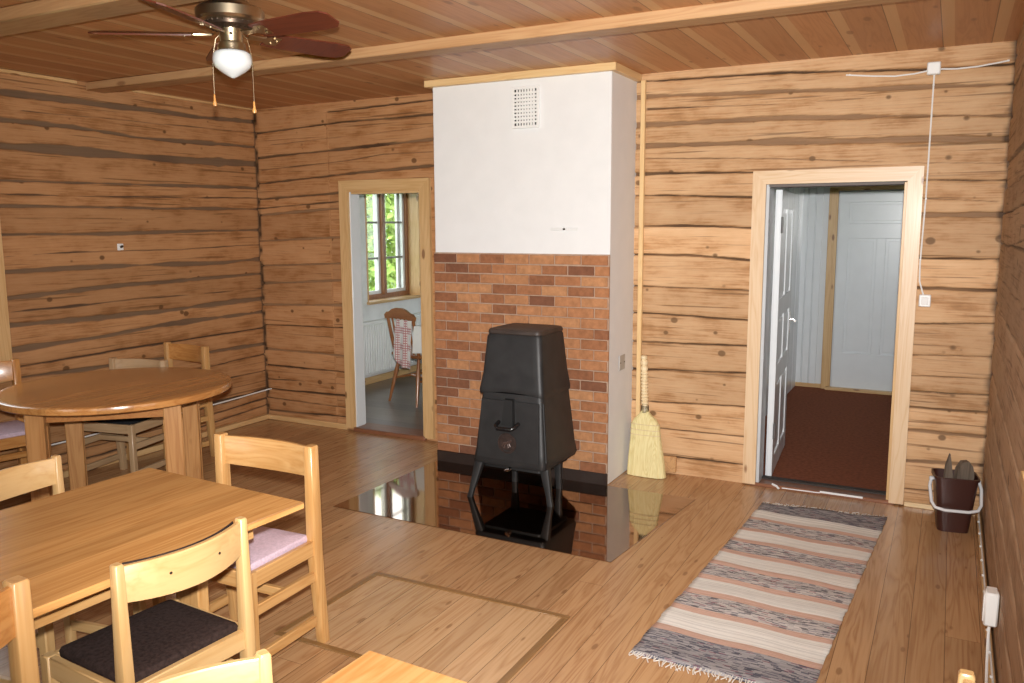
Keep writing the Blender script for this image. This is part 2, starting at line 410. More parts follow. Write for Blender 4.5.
BACK_JOINTS = [([(3.3,2.504),(4.11,2.491),(4.62,2.46),(4.94,2.44),(5.26,2.436)],0.0078,'d'),([(3.3,2.414),(4.11,2.386),(4.7,2.357),(5.26,2.332)],0.013,'m'),([(3.3,2.336),(3.64,2.329),(4.11,2.311),(4.44,2.311),(4.83,2.321)],0.0054,'c'),([(3.3,2.241),(4.12,2.229),(4.71,2.208),(5.26,2.179)],0.0183,'m'),([(3.3,2.109),(4.12,2.097),(4.71,2.077),(5.26,2.057)],0.021,'m'),([(3.3,2.034),(4.13,1.999),(4.91,1.944),(5.27,1.931)],0.0032,'c'),([(3.31,1.936),(3.98,1.926)],0.0105,'d'),([(4.85,1.856),(5.26,1.845)],0.0079,'d'),([(4.86,1.756),(5.08,1.747),(5.27,1.733)],0.004,'c'),([(4.86,1.663),(5.27,1.66)],0.0133,'m'),([(4.88,1.426),(5.28,1.427)],0.008,'d'),([(4.85,1.26),(5.28,1.261)],0.0108,'d'),([(4.86,1.061),(5.28,1.077)],0.0068,'d'),([(4.86,0.878),(5.29,0.894)],0.0054,'d'),([(4.86,0.76),(5.29,0.772)],0.0041,'d'),([(4.87,0.671),(5.28,0.682)],0.0041,'d'),([(4.87,0.575),(5.28,0.585)],0.011,'d'),([(4.88,0.497),(5.29,0.508)],0.0041,'c'),([(4.88,0.444),(5.28,0.45)],0.011,'m'),([(4.89,0.262),(5.27,0.289)],0.0111,'m'),([(4.89,0.096),(5.28,0.112)],0.0084,'d'),([(3.3,1.801),(3.95,1.779)],0.0075,'d'),([(3.3,1.607),(3.6,1.607),(3.96,1.595)],0.0091,'d'),([(3.31,1.426),(3.67,1.421),(3.96,1.401)],0.0091,'d'),([(3.3,1.223),(3.96,1.212)],0.0067,'d'),([(3.3,1.047),(3.96,1.034)],0.0068,'d'),([(3.31,0.857),(3.74,0.865),(3.96,0.872)],0.0093,'d'),([(3.31,0.675),(3.69,0.691),(3.96,0.704)],0.0062,'d'),([(3.31,0.464),(3.95,0.49)],0.0069,'d'),([(3.32,0.289),(3.95,0.296)],0.0069,'d'),([(3.32,0.105),(3.96,0.116)],0.0094,'d'),([(0.86,2.483),(1.34,2.493),(1.72,2.502)],0.0107,'d'),([(0.05,2.36),(0.86,2.399),(1.72,2.405)],0.0107,'d'),([(0.29,2.262),(1.71,2.322)],0.0036,'c'),([(0.05,2.163),(0.56,2.184),(0.99,2.203),(1.71,2.231)],0.0144,'d'),([(0.04,2.064),(0.92,2.108),(1.27,2.14),(1.71,2.139)],0.0054,'c'),([(0.04,1.959),(0.92,2.008),(1.71,2.048)],0.0126,'d'),([(0.05,1.835),(0.64,1.858),(0.9,1.873)],0.0096,'d'),([(0.04,1.758),(0.86,1.805)],0.0058,'c'),([(0.04,1.706),(0.86,1.752)],0.0116,'m'),([(0.02,1.494),(0.85,1.53)],0.0078,'m'),([(0.03,1.293),(0.85,1.324)],0.0078,'m'),([(0.03,1.148),(0.85,1.193)],0.0098,'m'),([(0.03,0.966),(0.85,0.996)],0.0118,'m'),([(0.02,0.798),(0.85,0.817)],0.0079,'d'),([(0.01,0.594),(0.85,0.593)],0.0119,'m'),([(0.01,0.46),(0.85,0.459)],0.008,'d'),([(0.0,0.338),(0.84,0.362)],0.0052,'c'),([(0.02,0.257),(0.85,0.27)],0.0088,'d'),([(0.01,0.177),(0.85,0.172)],0.006,'d'),([(0.02,0.069),(0.84,0.09)],0.01,'d')]
LEFT_JOINTS = [([(-2.06,2.416),(-1.4,2.424),(-0.54,2.431),(0.03,2.45)],0.0203,'m'),([(-1.81,2.322),(-0.06,2.365)],0.004,'c'),([(-2.07,2.251),(-1.6,2.262),(-1.17,2.232),(0.02,2.251)],0.0183,'m'),([(-2.09,2.105),(-1.51,2.105),(-0.81,2.101),(0.01,2.117)],0.0285,'m'),([(-2.11,1.896),(-1.08,1.908),(0.01,1.925)],0.0123,'m'),([(-2.11,1.817),(-1.45,1.819),(-0.01,1.843)],0.0061,'c'),([(-2.12,1.747),(0.0,1.752)],0.0123,'m'),([(-2.1,1.574),(-1.47,1.571),(-0.51,1.583),(-0.01,1.584)],0.0123,'m'),([(-2.11,1.443),(-1.67,1.459),(-0.82,1.449),(-0.02,1.466)],0.0066,'c'),([(-2.12,1.352),(-1.12,1.348),(-0.39,1.33),(-0.02,1.347)],0.0165,'m'),([(-2.12,1.194),(-1.37,1.219),(-0.03,1.224)],0.0165,'m'),([(-2.12,1.109),(-1.19,1.113),(-0.02,1.103)],0.0083,'c'),([(-2.11,1.028),(-1.43,1.009),(-0.99,1.012),(-0.03,1.018)],0.0187,'m'),([(-2.12,0.875),(-1.44,0.883),(-1.0,0.907),(-0.02,0.908)],0.0166,'m'),([(-2.1,0.763),(-1.52,0.772),(-0.03,0.774)],0.0083,'d'),([(-2.07,0.693),(-1.46,0.679),(-0.64,0.649),(-0.02,0.638)],0.0126,'m'),([(-0.65,0.536),(-0.01,0.549)],0.0084,'d'),([(-0.66,0.411),(-0.02,0.413)],0.0067,'d'),([(-0.73,0.229),(-0.17,0.241),(-0.03,0.251)],0.0211,'d'),([(-0.68,0.149),(-0.03,0.176)],0.0067,'d'),([(-0.68,0.081),(-0.03,0.114)],0.0084,'d')]

# ------------------------------------------------------------ the room
H = 2.55; W = 5.284; FRONT = -6.2
nrng = np.random.default_rng(5)

def sm_noise(n, step, amp, rng):                                   # smooth 1-D noise
    k = int(n / step) + 3; p = rng.normal(0, 1, k)
    x = np.arange(n) / step; i = x.astype(int); f = x - i; f = f * f * (3 - 2 * f)
    return amp * (p[i] * (1 - f) + p[i + 1] * f)

def log_wall(name, u0, u1, du, z0, z1, dz, joints, holes, place, mat, seed=1, ends=(), ruddy=0.0):
    """hewn log face: a relief of logs, recessed chinks and drying cracks; place(u, z, depth) -> xyz arrays"""
    rng = np.random.default_rng(seed)
    U = np.arange(u0, u1 + du * .5, du); Z = np.arange(z0, z1 + dz * .5, dz); U[-1] = u1; Z[-1] = z1
    nu, nz = len(U), len(Z)
    depth = np.zeros((nu, nz)); gap = np.zeros((nu, nz)); gapd = np.zeros((nu, nz)); lid = np.zeros((nu, nz)); gb = np.zeros((nu, nz))
    for pts, hw, kind in joints:
        pu = np.array([q[0] for q in pts]); pz = np.array([q[1] for q in pts])
        zc = np.interp(U, pu, pz) + sm_noise(nu, .35 / du, .0018, rng) + sm_noise(nu, .06 / du, .0008, rng)
        th = hw * {'d': .62, 'm': .78, 'c': .6}[kind] * np.clip(1 + sm_noise(nu, .3 / du, .28, rng) + sm_noise(nu, .07 / du, .14, rng), .25, 2)
        if kind == 'c': th = th * np.clip(.8 + sm_noise(nu, .25 / du, .6, rng), 0, 1.6)
        inr = ((U > pu[0] - .12) & (U < pu[-1] + .12)).astype(float)
        if len(pts) > 2 and kind == 'c': inr = ((U > pu[0]) & (U < pu[-1])).astype(float)
        d = np.abs(Z[None, :] - zc[:, None]); t = (th * inr)[:, None]
        m = np.clip((t - d) / (dz * .8) + .5, 0, 1) * inr[:, None] * (t > 0.0008)
        dep = {'d': .020, 'm': .013, 'c': .008}[kind]
        depth = np.maximum(depth, m * dep)
        if kind != 'c':
            depth = np.maximum(depth, .007 * np.exp(-np.clip(d - t, 0, None) / .012) * inr[:, None])
            lid += (Z[None, :] < zc[:, None]) * inr[:, None] * (1 + .37 * (pu[0] > 3))
        gap = np.maximum(gap, m)
        dk = {'d': 1.0, 'm': .0, 'c': .8}[kind]
        dkv = np.full(nu, dk)
        if kind == 'm': dkv = np.clip(sm_noise(nu, .35 / du, .22, rng) - .08, 0, .6)
        if kind == 'd' and hw > .009: dkv = np.clip(.8 + sm_noise(nu, .3 / du, .3, rng), .2, 1)
        gapd = np.where(m > .05, np.maximum(dkv[:, None], .35 * (m < .85)), gapd)
    ids = np.round(lid * 8).astype(int); uni = np.unique(ids); offs = rng.normal(0, .004, len(uni)); tilt = rng.normal(0, .02, len(uni))
    k = np.searchsorted(uni, ids); depth = depth + offs[k] * (1 - gap)
    hew = np.stack([sm_noise(nu, .18 / du, 1, rng) for _ in range(nz // 22 + 2)], 1)
    zi = np.arange(nz) / 22; zi0 = zi.astype(int); fz = zi - zi0
    depth = depth + .0022 * (hew[:, zi0] * (1 - fz) + hew[:, zi0 + 1] * fz)
    for e in ends:                                                 # dark scribed joint in the corners
        de = np.abs(U - e)[:, None] + .004 * np.abs(np.sin(Z * 31) + np.sin(Z * 17 + 1))[None, :]
        m = np.clip((.017 - de) / .006, 0, 1); gap = np.maximum(gap, m); gapd = np.where(m > .1, 1, gapd); depth = np.maximum(depth, m * .003)
    UU, ZZ = np.meshgrid(U, Z, indexing='ij')
    X = place(UU, ZZ, depth)
    co = np.stack(X, -1).reshape(-1, 3)
    I = np.arange(nu * nz).reshape(nu, nz)
    q = np.stack([I[:-1, :-1], I[1:, :-1], I[1:, 1:], I[:-1, 1:]], -1).reshape(-1, 4)
    cu = ((U[:-1] + U[1:]) / 2)[:, None] + 0 * Z[None, 1:]; cz = ((Z[:-1] + Z[1:]) / 2)[None, :] + 0 * U[1:, None]
    keep = np.ones((nu - 1, nz - 1), bool)
    for a, b, c, d in holes: keep &= ~((cu > a) & (cu < b) & (cz > c) & (cz < d))
    q = q[keep.reshape(-1)]
    me = bpy.data.meshes.new(name); me.vertices.add(len(co)); me.vertices.foreach_set('co', co.astype('f').ravel())
    me.loops.add(len(q) * 4); me.loops.foreach_set('vertex_index', q.astype('i').ravel())
    me.polygons.add(len(q)); me.polygons.foreach_set('loop_start', np.arange(0, len(q) * 4, 4, dtype='i')); me.polygons.foreach_set('loop_total', np.full(len(q), 4, 'i'))
    me.update(calc_edges=True); me.polygons.foreach_set('use_smooth', np.ones(len(q), bool))
    for nm, arr in (('gap', gap), ('gapdark', gapd), ('log', lid * 8), ('ruddy', (UU < 1.9) * ruddy)):
        at = me.attributes.new(nm, 'FLOAT', 'POINT'); at.data.foreach_set('value', arr.astype('f').ravel())
    me.materials.append(mat)
    o = bpy.data.objects.new(name, me); COL.objects.link(o)
    return tag(o, kind='structure')

def slab(mb, axis, c0, c1, u0, u1, z0, z1, holes=()):             # wall slab normal to axis between c0 and c1, with rectangular holes
    us = sorted({u0, u1, *[h[0] for h in holes], *[h[1] for h in holes]}); zs = sorted({z0, z1, *[h[2] for h in holes], *[h[3] for h in holes]})
    for i in range(len(us) - 1):
        for j in range(len(zs) - 1):
            a, b, c, d = us[i], us[i + 1], zs[j], zs[j + 1]
            if any((a + b) / 2 > h[0] and (a + b) / 2 < h[1] and (c + d) / 2 > h[2] and (c + d) / 2 < h[3] for h in holes): continue
            if axis == 'x': mb.box(((c0 + c1) / 2, (a + b) / 2, (c + d) / 2), (abs(c1 - c0), b - a, d - c), 0)
            else: mb.box(((a + b) / 2, (c0 + c1) / 2, (c + d) / 2), (b - a, abs(c1 - c0), d - c), 0)
    return mb

def struct(mb, name, mat, parent=None, smooth=40, **k):
    o = mb.build(name, mat, parent, smooth, **k); return tag(o, kind='structure')

D1 = (.942, 1.598, -.02, 1.872)      # kitchen opening in the back wall (x0, x1, z0, z1)
D2 = (4.058, 4.818, -.02, 1.850)     # hall opening
WL = (-3.30, -2.25, .80, 1.75)       # window in the left wall (y0, y1, z0, z1)
WR = (-3.55, -2.60, .95, 1.95)       # window in the right wall
KW = (1.66, 2.60, .84, 2.06)
KW2 = (.35, 1.13, .84, 2.06)         # added, unseen kitchen window (y0, y1, z0, z1)
T = .115                              # thickness of the back wall
K1 = 3.60; HX0, HX1, HY1 = 3.72, 5.40, 3.45

LEFT_JOINTS = [(p if k == 'c' else [(-6.4, p[0][1])] + p, h_, k) for p, h_, k in LEFT_JOINTS]
log_wall('wall_back', -.03, W + .03, .02, 0, H, .0045, BACK_JOINTS, [D1, D2], lambda u, z, d: (u, d, z), M['log_back'], 3, (0.0, W), 1.0)
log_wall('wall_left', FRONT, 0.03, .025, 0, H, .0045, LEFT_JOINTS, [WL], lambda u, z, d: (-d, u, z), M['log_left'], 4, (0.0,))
rr = random.Random(11); RJ = []; z = .16
while z < 2.5:
    a = z + rr.uniform(-.02, .02); b = z + rr.uniform(-.02, .02); c_ = z + rr.uniform(-.02, .02)
    RJ.append(([(-6.2, a), (-3.4, (a + b) / 2), (-1.7, b), (0, c_)], rr.uniform(.004, .009), rr.choice('ddmm')))
    z += rr.uniform(.13, .21)
    if rr.random() < .8:
        s = rr.uniform(-2.6, -1.0); y = z - rr.uniform(.05, .1); RJ.append(([(s, y), (s + .5, y - .02), (s + rr.uniform(.7, 1.2), y - .045)], .004, 'c'))
log_wall('wall_right', FRONT, 0.03, .025, 0, H, .0045, RJ, [WR], lambda u, z, d: (W + d, u, z), M['log_right'], 9, (0.0,))
m = MB(); slab(m, 'y', .045, T, -.30, 5.45, -.02, H, [D1, D2]); struct(m, 'wall_back_core', M['white_paint'])
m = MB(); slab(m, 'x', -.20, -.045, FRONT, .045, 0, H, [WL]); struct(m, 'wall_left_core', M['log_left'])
m = MB(); slab(m, 'x', W + .045, W + .20, FRONT, .045, 0, H, [WR]); struct(m, 'wall_right_core', M['log_right'])
FW = [(1.0, 2.2, .85, 1.95), (3.2, 4.4, .85, 1.95)]  # window holes added in the unseen front wall for daylight
m = MB(); slab(m, 'y', FRONT - .2, FRONT, -.2, W + .2, 0, H, FW); struct(m, 'wall_front', wood('front_wall_logs', (.5, .3, .15), (.36, .19, .08), 'x', .6, 0, plank=.18, seam=.01, pax=1))
m = MB(); m.box((W / 2, FRONT / 2, -.03), (W + .4, -FRONT + .28, .06), 0); struct(m, 'floor', M['floor'])
m = MB(); m.box((W / 2, FRONT / 2 + .02, H + .03), (W + .6, -FRONT + .4, .06), 0); struct(m, 'ceiling', M['ceiling'])

# kitchen and hall beyond the openings
m = MB(); slab(m, 'x', -.33 - .1, -.18, T, K1, -.02, H, [KW, KW2]); slab(m, 'y', K1, K1 + .1, -.43, 3.3, -.02, H, [(.6, 2.2, .84, 2.06)]); slab(m, 'x', 3.3, HX0, T, K1, -.02, H)
struct(m, 'wall_kitchen', M['white_paint'])
m = MB(); m.box((1.45, (T + K1) / 2, -.03), (3.76, K1 - T, .06), 0); m.box(((D1[0] + D1[1]) / 2, T / 2 + .02, -.026), (D1[1] - D1[0], T, .05), 0); struct(m, 'floor_kitchen', M['kitchen_floor'])
m = MB(); m.box((2.4, (T + K1) / 2 + .05, H + .03), (6.2, K1 - T + .3, .06), 0); struct(m, 'ceiling_kitchen', M['white_paint'])
HW = (1.6, 2.4, 1.0, 1.95)  # hole of the added hall window
m = MB(); slab(m, 'x', HX1, HX1 + .1, T, HY1 + .2, -.02, H, [HW])
slab(m, 'y', HY1, HY1 + .1, HX0, HX1, -.02, H)
for i in range(12): m.box((HX0 + .012 + .0 , T + .15 + i * .28, 1.27), (.024, .262, 2.54), .004)
for x in (3.76, 3.83, 3.90): m.box((x, HY1 - .008, 1.27), (.062, .016, 2.54), .006)
struct(m, 'wall_hall', M['gloss_white'])
m = MB(); m.box(((HX0 + HX1) / 2, (T + HY1) / 2, -.03), (HX1 - HX0, HY1 - T + .1, .06), 0); struct(m, 'floor_hall', M['carpet'])

# ceiling beams, cornice laths, baseboards
m = MB(); m.box((W / 2, -1.432, H - .026), (W - .01, .135, .056), .006); struct(m, 'trim_1', wood('ceiling_beam', (.46, .27, .13), (.36, .18, .075), 'x', .5, 0, knots=.6))
m = MB(); m.box((W / 2, -2.81, H - .03), (W - .01, .17, .062), .006); struct(m, 'trim_2', wood('ceiling_beam', None, None, 'x'))
m = MB(); m.box((.016, -3.6, H - .014), (.034, 4.05, .024), .003); struct(m, 'trim_3', trimw('y'))
m = MB(); m.box((.008, -.71, H - .008), (.022, 1.42, .016), .003); struct(m, 'trim_4', trimw('y'))
m = MB(); m.box((.014, -3.1, .022), (.03, 6.15, .044), .004); struct(m, 'baseboard_left', trimw('y'))
m = MB(); m.box((.435, -.014, .022), (.85, .028, .044), .004); struct(m, 'baseboard_back', trimw('x'))
m = MB(); m.box((5.085, -.012, .014), (.37, .024, .028), .003); struct(m, 'baseboard_back_hall', wood('new_pine', (.78, .60, .36), (.70, .50, .27), 'x', .4, .1, knots=.2))
m = MB(); m.box((W - .012, -3.1, .022), (.026, 6.1, .044), .004); struct(m, 'baseboard_right', trimw('y'))
m = MB(); m.box((3.285, -.012, 1.26), (.03, .024, 2.5), .003); struct(m, 'trim_5', wood('pale_lath', (.74, .52, .26), (.64, .40, .17), 'z', .4, .1, knots=.2))

# door openings: casing boards with mitred corners, painted linings, thresholds
def casing(root, mats, x0, x1, zt, w, t, y0=0.0, zb=0.0, bev=.004):
    f = lambda u, v, q: Vector((u, q, v))
    for (poly, ax) in (([(x0 - w, zb), (x0, zb), (x0, zt), (x0 - w, zt + w)], 'z'), ([(x1, zb), (x1 + w, zb), (x1 + w, zt + w), (x1, zt)], 'z'), ([(x0, zt), (x1, zt), (x1 + w, zt + w), (x0 - w, zt + w)], 'x')):
        mm = MB(); mm.prism(poly, y0 - t, y0 + .004, f); tag(mm.build('casing_board', mats(ax), root), kind='structure')
d1 = tag(empty('door_1', (0, 0, 0)), kind='structure')
casing(d1, trimw, D1[0], D1[1], D1[3], .085, .03, zb=.02)
m = MB(); m.box((D1[0] + .005, .042, .94), (.010, .108, 1.86), .002); struct(m, 'jamb', M['gloss_white'], d1)
m = MB(); m.box((D1[1] - .009, .051, .94), (.018, .128, 1.86), .002); struct(m, 'jamb', trimw('z'), d1)
m = MB(); m.box(((D1[0] + D1[1]) / 2, .051, D1[3] - .009), (D1[1] - D1[0] - .036, .128, .018), .002); struct(m, 'head', trimw('x'), d1)
m = MB(); m.box(((D1[0] + D1[1]) / 2, .055, .014), (D1[1] - D1[0] + .02, .19, .034), .006); struct(m, 'threshold', M['red_paint'], d1)
d2 = tag(empty('door_2', (0, 0, 0)), kind='structure')
palet = lambda ax: wood('new_casing', (.72, .53, .335), (.62, .40, .21), ax, .4, .15, knots=.9, kn=1.3)
casing(d2, palet, D2[0], D2[1], D2[3], .078, .028, zb=.01)
m = MB(); m.box((D2[0] + .010, .051, .93), (.02, .128, 1.83), .002); struct(m, 'jamb', plain('grey_white_paint', (.50, .53, .55), .4), d2)
m = MB(); m.box((D2[1] - .008, .051, .93), (.016, .128, 1.83), .002); struct(m, 'jamb', trimw('z'), d2)
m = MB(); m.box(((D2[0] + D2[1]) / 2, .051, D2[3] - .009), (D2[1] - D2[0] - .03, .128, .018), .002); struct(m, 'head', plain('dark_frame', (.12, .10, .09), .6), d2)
m = MB(); m.box(((D2[0] + D2[1]) / 2, .03, .010), (D2[1] - D2[0] + .06, .11, .024), .004)
struct(m, 'threshold', M['red_paint'], d2)
m = MB(); m.box(((D2[0] + D2[1]) / 2, .095, .016), (D2[1] - D2[0], .05, .036), .004); struct(m, 'threshold_strip', plain('black_rubber_strip', (.03, .022, .018), .6), d2)  # dark strip put in for the dark gap behind the threshold
m = MB(); m.bar((4.44, -.028, .02), (4.68, -.032, .02), .006, .012, .001, ); m.tube([(4.16, -.02, .026), (4.19, -.035, .02), (4.205, -.045, .008)], .007, 6); m.bar((4.22, -.03, .012), (4.44, -.03, .014), .004, .006, .001)
struct(m, 'paint_flake', M['white_paint'], d2)
# the white panelled leaf swung into the hall
lf = empty('door_leaf', (4.098, .185, .01), R(94.2)); lf.parent = d2; tag(lf, kind='structure')
def panel_door(root, w, h, th, mat, rails, stiles, zs):
    mm = MB(); mm.box((w / 2, 0, h / 2), (w, th * .55, h), .002)
    for z0_, z1_ in rails:
        for s in (-1, 1): mm.box((w / 2, s * th * .36, (z0_ + z1_) / 2), (w, th * .28, z1_ - z0_), .004)
    for x0_, x1_, za, zb in stiles:
        for s in (-1, 1): mm.box(((x0_ + x1_) / 2, s * th * .36, (za + zb) / 2), (x1_ - x0_, th * .28, zb - za), .004)
    o = mm.build('leaf', mat, root); tag(o, kind='structure')
    for x0_, x1_, za, zb in zs:
        m2 = MB()
        for s in (-1, 1): m2.box(((x0_ + x1_) / 2, s * th * .29, (za + zb) / 2), (x1_ - x0_ - .05, th * .2, zb - za - .05), .012)
        tag(m2.build('panel', mat, root), kind='structure')
ps = [(.10, .38, .13, .60), (.46, .74, .13, .60), (.10, .38, .72, 1.02), (.46, .74, .72, 1.02), (.10, .38, 1.14, 1.70), (.46, .74, 1.14, 1.70)]
panel_door(lf, .84, 1.815, .04, M['gloss_white'], [(0, .12), (.60, .72), (1.02, 1.14), (1.70, 1.815)], [(0, .10, 0, 1.815), (.38, .46, 0, 1.815), (.74, .84, 0, 1.815)], ps)
m = MB()
for s in (-1, 1):
    m.tube([(.79, s * .02, .93), (.79, s * .06, .93), (.70, s * .065, .93)], .008, 8); m.box((.79, s * .023, .91), (.035, .006, .16), .003)
tag(m.build('door_handle', M['chrome'], lf), kind='structure')
for zz in (.25, 1.55):
    m = MB(); m.tube([(.0, -.024, zz), (.0, -.024, zz + .10)], .008, 8); tag(m.build('hinge', M['hinge'], lf), kind='structure')
# the door closed in the far wall of the hall
d3 = tag(empty('door_3', (4.085, HY1 - .026, .0)), kind='structure')
lf3 = empty('door_leaf', (0, 0, 0.01)); lf3.parent = d3; tag(lf3, kind='structure')
panel_door(lf3, .76, 1.90, .045, M['gloss_white'], [(0, .36), (1.46, 1.60), (1.80, 1.90)], [(0, .09, 0, 1.9), (.34, .42, .36, 1.46), (.67, .76, 0, 1.9)],
           [(.09, .34, .36, 1.46), (.42, .67, .36, 1.46), (.09, .67, 1.60, 1.80), (.09, .67, .04, .33)])
m = MB(); m.box((-.055, -.006, .97), (.085, .03, 1.95), .004); tag(m.build('casing_board', trimw('z'), d3), kind='structure')
m = MB(); m.box((.815, -.006, .97), (.085, .03, 1.95), .004); tag(m.build('casing_board', trimw('z'), d3), kind='structure')
m = MB(); m.box((.38, -.006, 1.955), (.95, .03, .07), .004); tag(m.build('casing_board', trimw('x'), d3), kind='structure')
m = MB(); m.box((.38, -.04, .014), (.86, .08, .03), .004); tag(m.build('threshold', trimw('x'), d3), kind='structure')
m = MB(); m.box((3.87, HY1 - .012, .02), (.27, .024, .04), .003); struct(m, 'baseboard_hall', trimw('x'))

# windows: frame, two sashes with glazing bars, panes; n = axis along the wall
def window(name, axis, c, u0, u1, z0, z1, bars=2, inner=None, frame_mat=None, casing_w=.1, side=1, wall=0.0, depth=.15, panel=None, bar_mat=None):
    P = (lambda u, d, z: Vector((c + d, u, z))) if axis == 'x' else (lambda u, d, z: Vector((u, c + d, z)))
    S = (lambda du, dd, dz: (dd, du, dz)) if axis == 'x' else (lambda du, dd, dz: (du, dd, dz))
    root = tag(empty(name, P((u0 + u1) / 2, 0, z0)), kind='structure'); o = root.location
    def part(nm, bits, mat):
        mm = MB()
        for (u, d, z, du, dd, dz) in bits: mm.box(P(u, d, z) - o, S(du, dd, dz), .003)
        return tag(mm.build(nm, mat, root), kind='structure')
    um = (u0 + u1) / 2; hz = z1 - z0; fm = frame_mat or M['white_paint']
    part('window_frame', [(u0 + .02, 0, (z0 + z1) / 2, .04, .07, hz), (u1 - .02, 0, (z0 + z1) / 2, .04, .07, hz), (um, 0, z0 + .025, u1 - u0, .07, .05), (um, 0, z1 - .02, u1 - u0, .07, .04)], fm)
    part('mullion', [(um, .01 * side, (z0 + z1) / 2, .05, .075, hz - .08)], fm)
    for a, b in ((u0 + .04, um - .025), (um + .025, u1 - .04)):
        za, zb = z0 + .05, z1 - .04; s = .035
        bits = [(a + s / 2, -.01 * side, (za + zb) / 2, s, .035, zb - za), (b - s / 2, -.01 * side, (za + zb) / 2, s, .035, zb - za), ((a + b) / 2, -.01 * side, za + s / 2, b - a, .035, s), ((a + b) / 2, -.01 * side, zb - s / 2, b - a, .035, s)]
        part('sash', bits, inner or M['white_paint'])
        part('glazing_bar', [((a + b) / 2, -.01 * side, za + (zb - za) * (k + 1) / (bars + 1), b - a - 2 * s, .026, .022) for k in range(bars)], bar_mat or inner or M['white_paint'])
        part('pane', [((a + b) / 2, -.01 * side, (za + zb) / 2, b - a - .04, .004, zb - za - .04)], M['glass'])
    # lining of the deep reveal, sill, and casing on the wall face
    dm = side * depth / 2
    lin = panel or trimw('z')
    part('reveal', [(u0 - .008, dm, (z0 + z1) / 2, .018, depth + .02, hz), (u1 + .008, dm, (z0 + z1) / 2, .018, depth + .02, hz), (um, dm, z1 + .008, u1 - u0, depth + .02, .018)], lin)
    part('window_sill', [(um, dm + .015 * side, z0 - .012, u1 - u0 + .06, depth + .05, .026)], trimw('y' if axis == 'x' else 'x'))
    if casing_w:
        d0 = side * (depth + .012); cw = casing_w
        part('casing_board', [(u0 - cw / 2, d0, (z0 + z1) / 2, cw, .026, hz + 2 * cw)], trimw('z'))
        part('casing_board', [(u1 + cw / 2, d0, (z0 + z1) / 2, cw, .026, hz + 2 * cw)], trimw('z'))
        part('casing_board', [(um, d0, z1 + cw / 2, u1 - u0, .026, cw)], trimw('y' if axis == 'x' else 'x'))
        part('casing_board', [(um, d0, z0 - cw / 2, u1 - u0, .024, cw)], trimw('y' if axis == 'x' else 'x'))
    return root
def outer_sash(root, c, u0, u1, z0, z1):
    o = root.location; mm = MB()
    for u, wd in ((u0 + .035, .07), (u1 - .05, .10), ((u0 + u1) / 2, .05)): mm.box(Vector((c, u, (z0 + z1) / 2)) - o, (.03, wd, z1 - z0), .003)
    mm.box(Vector((c, (u0 + u1) / 2, z0 + .03)) - o, (.03, u1 - u0, .06), .003)
    tag(mm.build('outer_sash', M['white_paint'], root), kind='structure')
window('window_1', 'x', -.35, KW[0], KW[1] - .01, KW[2], KW[3], 2, M['white_paint'], M['brown_sash'], 0, 1, depth=.17, bar_mat=plain('grey_bar', (.30, .30, .27), .5))
window('window_8', 'y', K1 + .06, .6, 2.2, .84, 2.06, 2, M['white_paint'], M['brown_sash'], 0, -1, depth=.06)  # added window out of view, brightens the kitchen
outer_sash(bpy.data.objects['window_1'], -.41, KW[0], KW[1] - .01, KW[2], KW[3])
window('window_7', 'x', -.35, KW2[0], KW2[1], KW2[2], KW2[3], 2, M['white_paint'], M['brown_sash'], 0, 1, depth=.17)  # unseen extra window, added to light the kitchen
window('window_2', 'x', -.14, WL[0], WL[1], WL[2], WL[3], 2, None, None, .11, 1, depth=.14)
window('window_3', 'x', W + .14, WR[0], WR[1], WR[2], WR[3], 2, None, None, .10, -1, depth=.125)
window('window_4', 'y', FRONT - .14, FW[0][0], FW[0][1], FW[0][2], FW[0][3], 2, None, None, .10, 1, depth=.14)  # added window behind the camera, lets in ambient daylight
window('window_5', 'y', FRONT - .14, FW[1][0], FW[1][1], FW[1][2], FW[1][3], 2, None, None, .10, 1, depth=.14)  # second added, unseen window in the front wall, for daylight
window('window_6', 'x', HX1 + .06, HW[0], HW[1], HW[2], HW[3], 1, None, None, .0, -1, depth=.06)  # unseen window added to give the hall weak daylight
m = MB(); m.box((-8, -1, -.35), (60, 60, .3), 0); struct(m, 'ground', M['grass'])

# chimney breast
CX0, CX1, CY, CB, BB = 1.985, 3.233, -.434, 1.439, .078
ch = tag(empty('chimney_breast', (CX0, CY, 0)), 'white plastered chimney breast with brick slips behind the stove', 'chimney')
def chp(mm, nm, mat, **k):
    mm.v = [p - Vector((CX0, CY, 0)) for p in mm.v]; o = mm.build(nm, mat, ch, **k); return o
m = MB(); m.box(((CX0 + CX1) / 2, CY / 2 + .016, 1.275), (CX1 - CX0, -CY + .02, 2.55), .004); chp(m, 'plaster_core', M['plaster'])
m = MB(); m.box(((CX0 + CX1) / 2, CY + .004, (CB + BB) / 2), (CX1 - CX0 + .002, .012, CB - BB), .001); chp(m, 'mortar_bed', M['mortar'])
m = MB(); bw, bh, nrow = .1783, .0648, 21
nrng2 = random.Random(3); tonev = []
for j in range(nrow):
    x = CX0 - (.0 if j % 2 == 0 else bw / 2); z0_ = BB + j * bh
    while x < CX1 - .01:
        a, b = max(x, CX0 + .001), min(x + bw - .010, CX1 + .0015)
        if b - a > .015:
            m.cur = min(1, max(0, nrng2.gauss(.62, .26) if nrng2.random() > .18 else nrng2.uniform(0, .25)))
            m.box(((a + b) / 2, CY - .004 + nrng2.uniform(-.0012, .0012), z0_ + bh / 2 - .004), (b - a, .012, bh - .010 + nrng2.uniform(-.0015, .0015)), .002)
        x += bw
chp(m, 'brick_facing', M['brick'], attr='tone')
m = MB(); m.box(((CX0 + CX1) / 2, CY - .003, .039), (CX1 - CX0 + .006, .016, .076), .002); chp(m, 'skirting', M['skirt'])
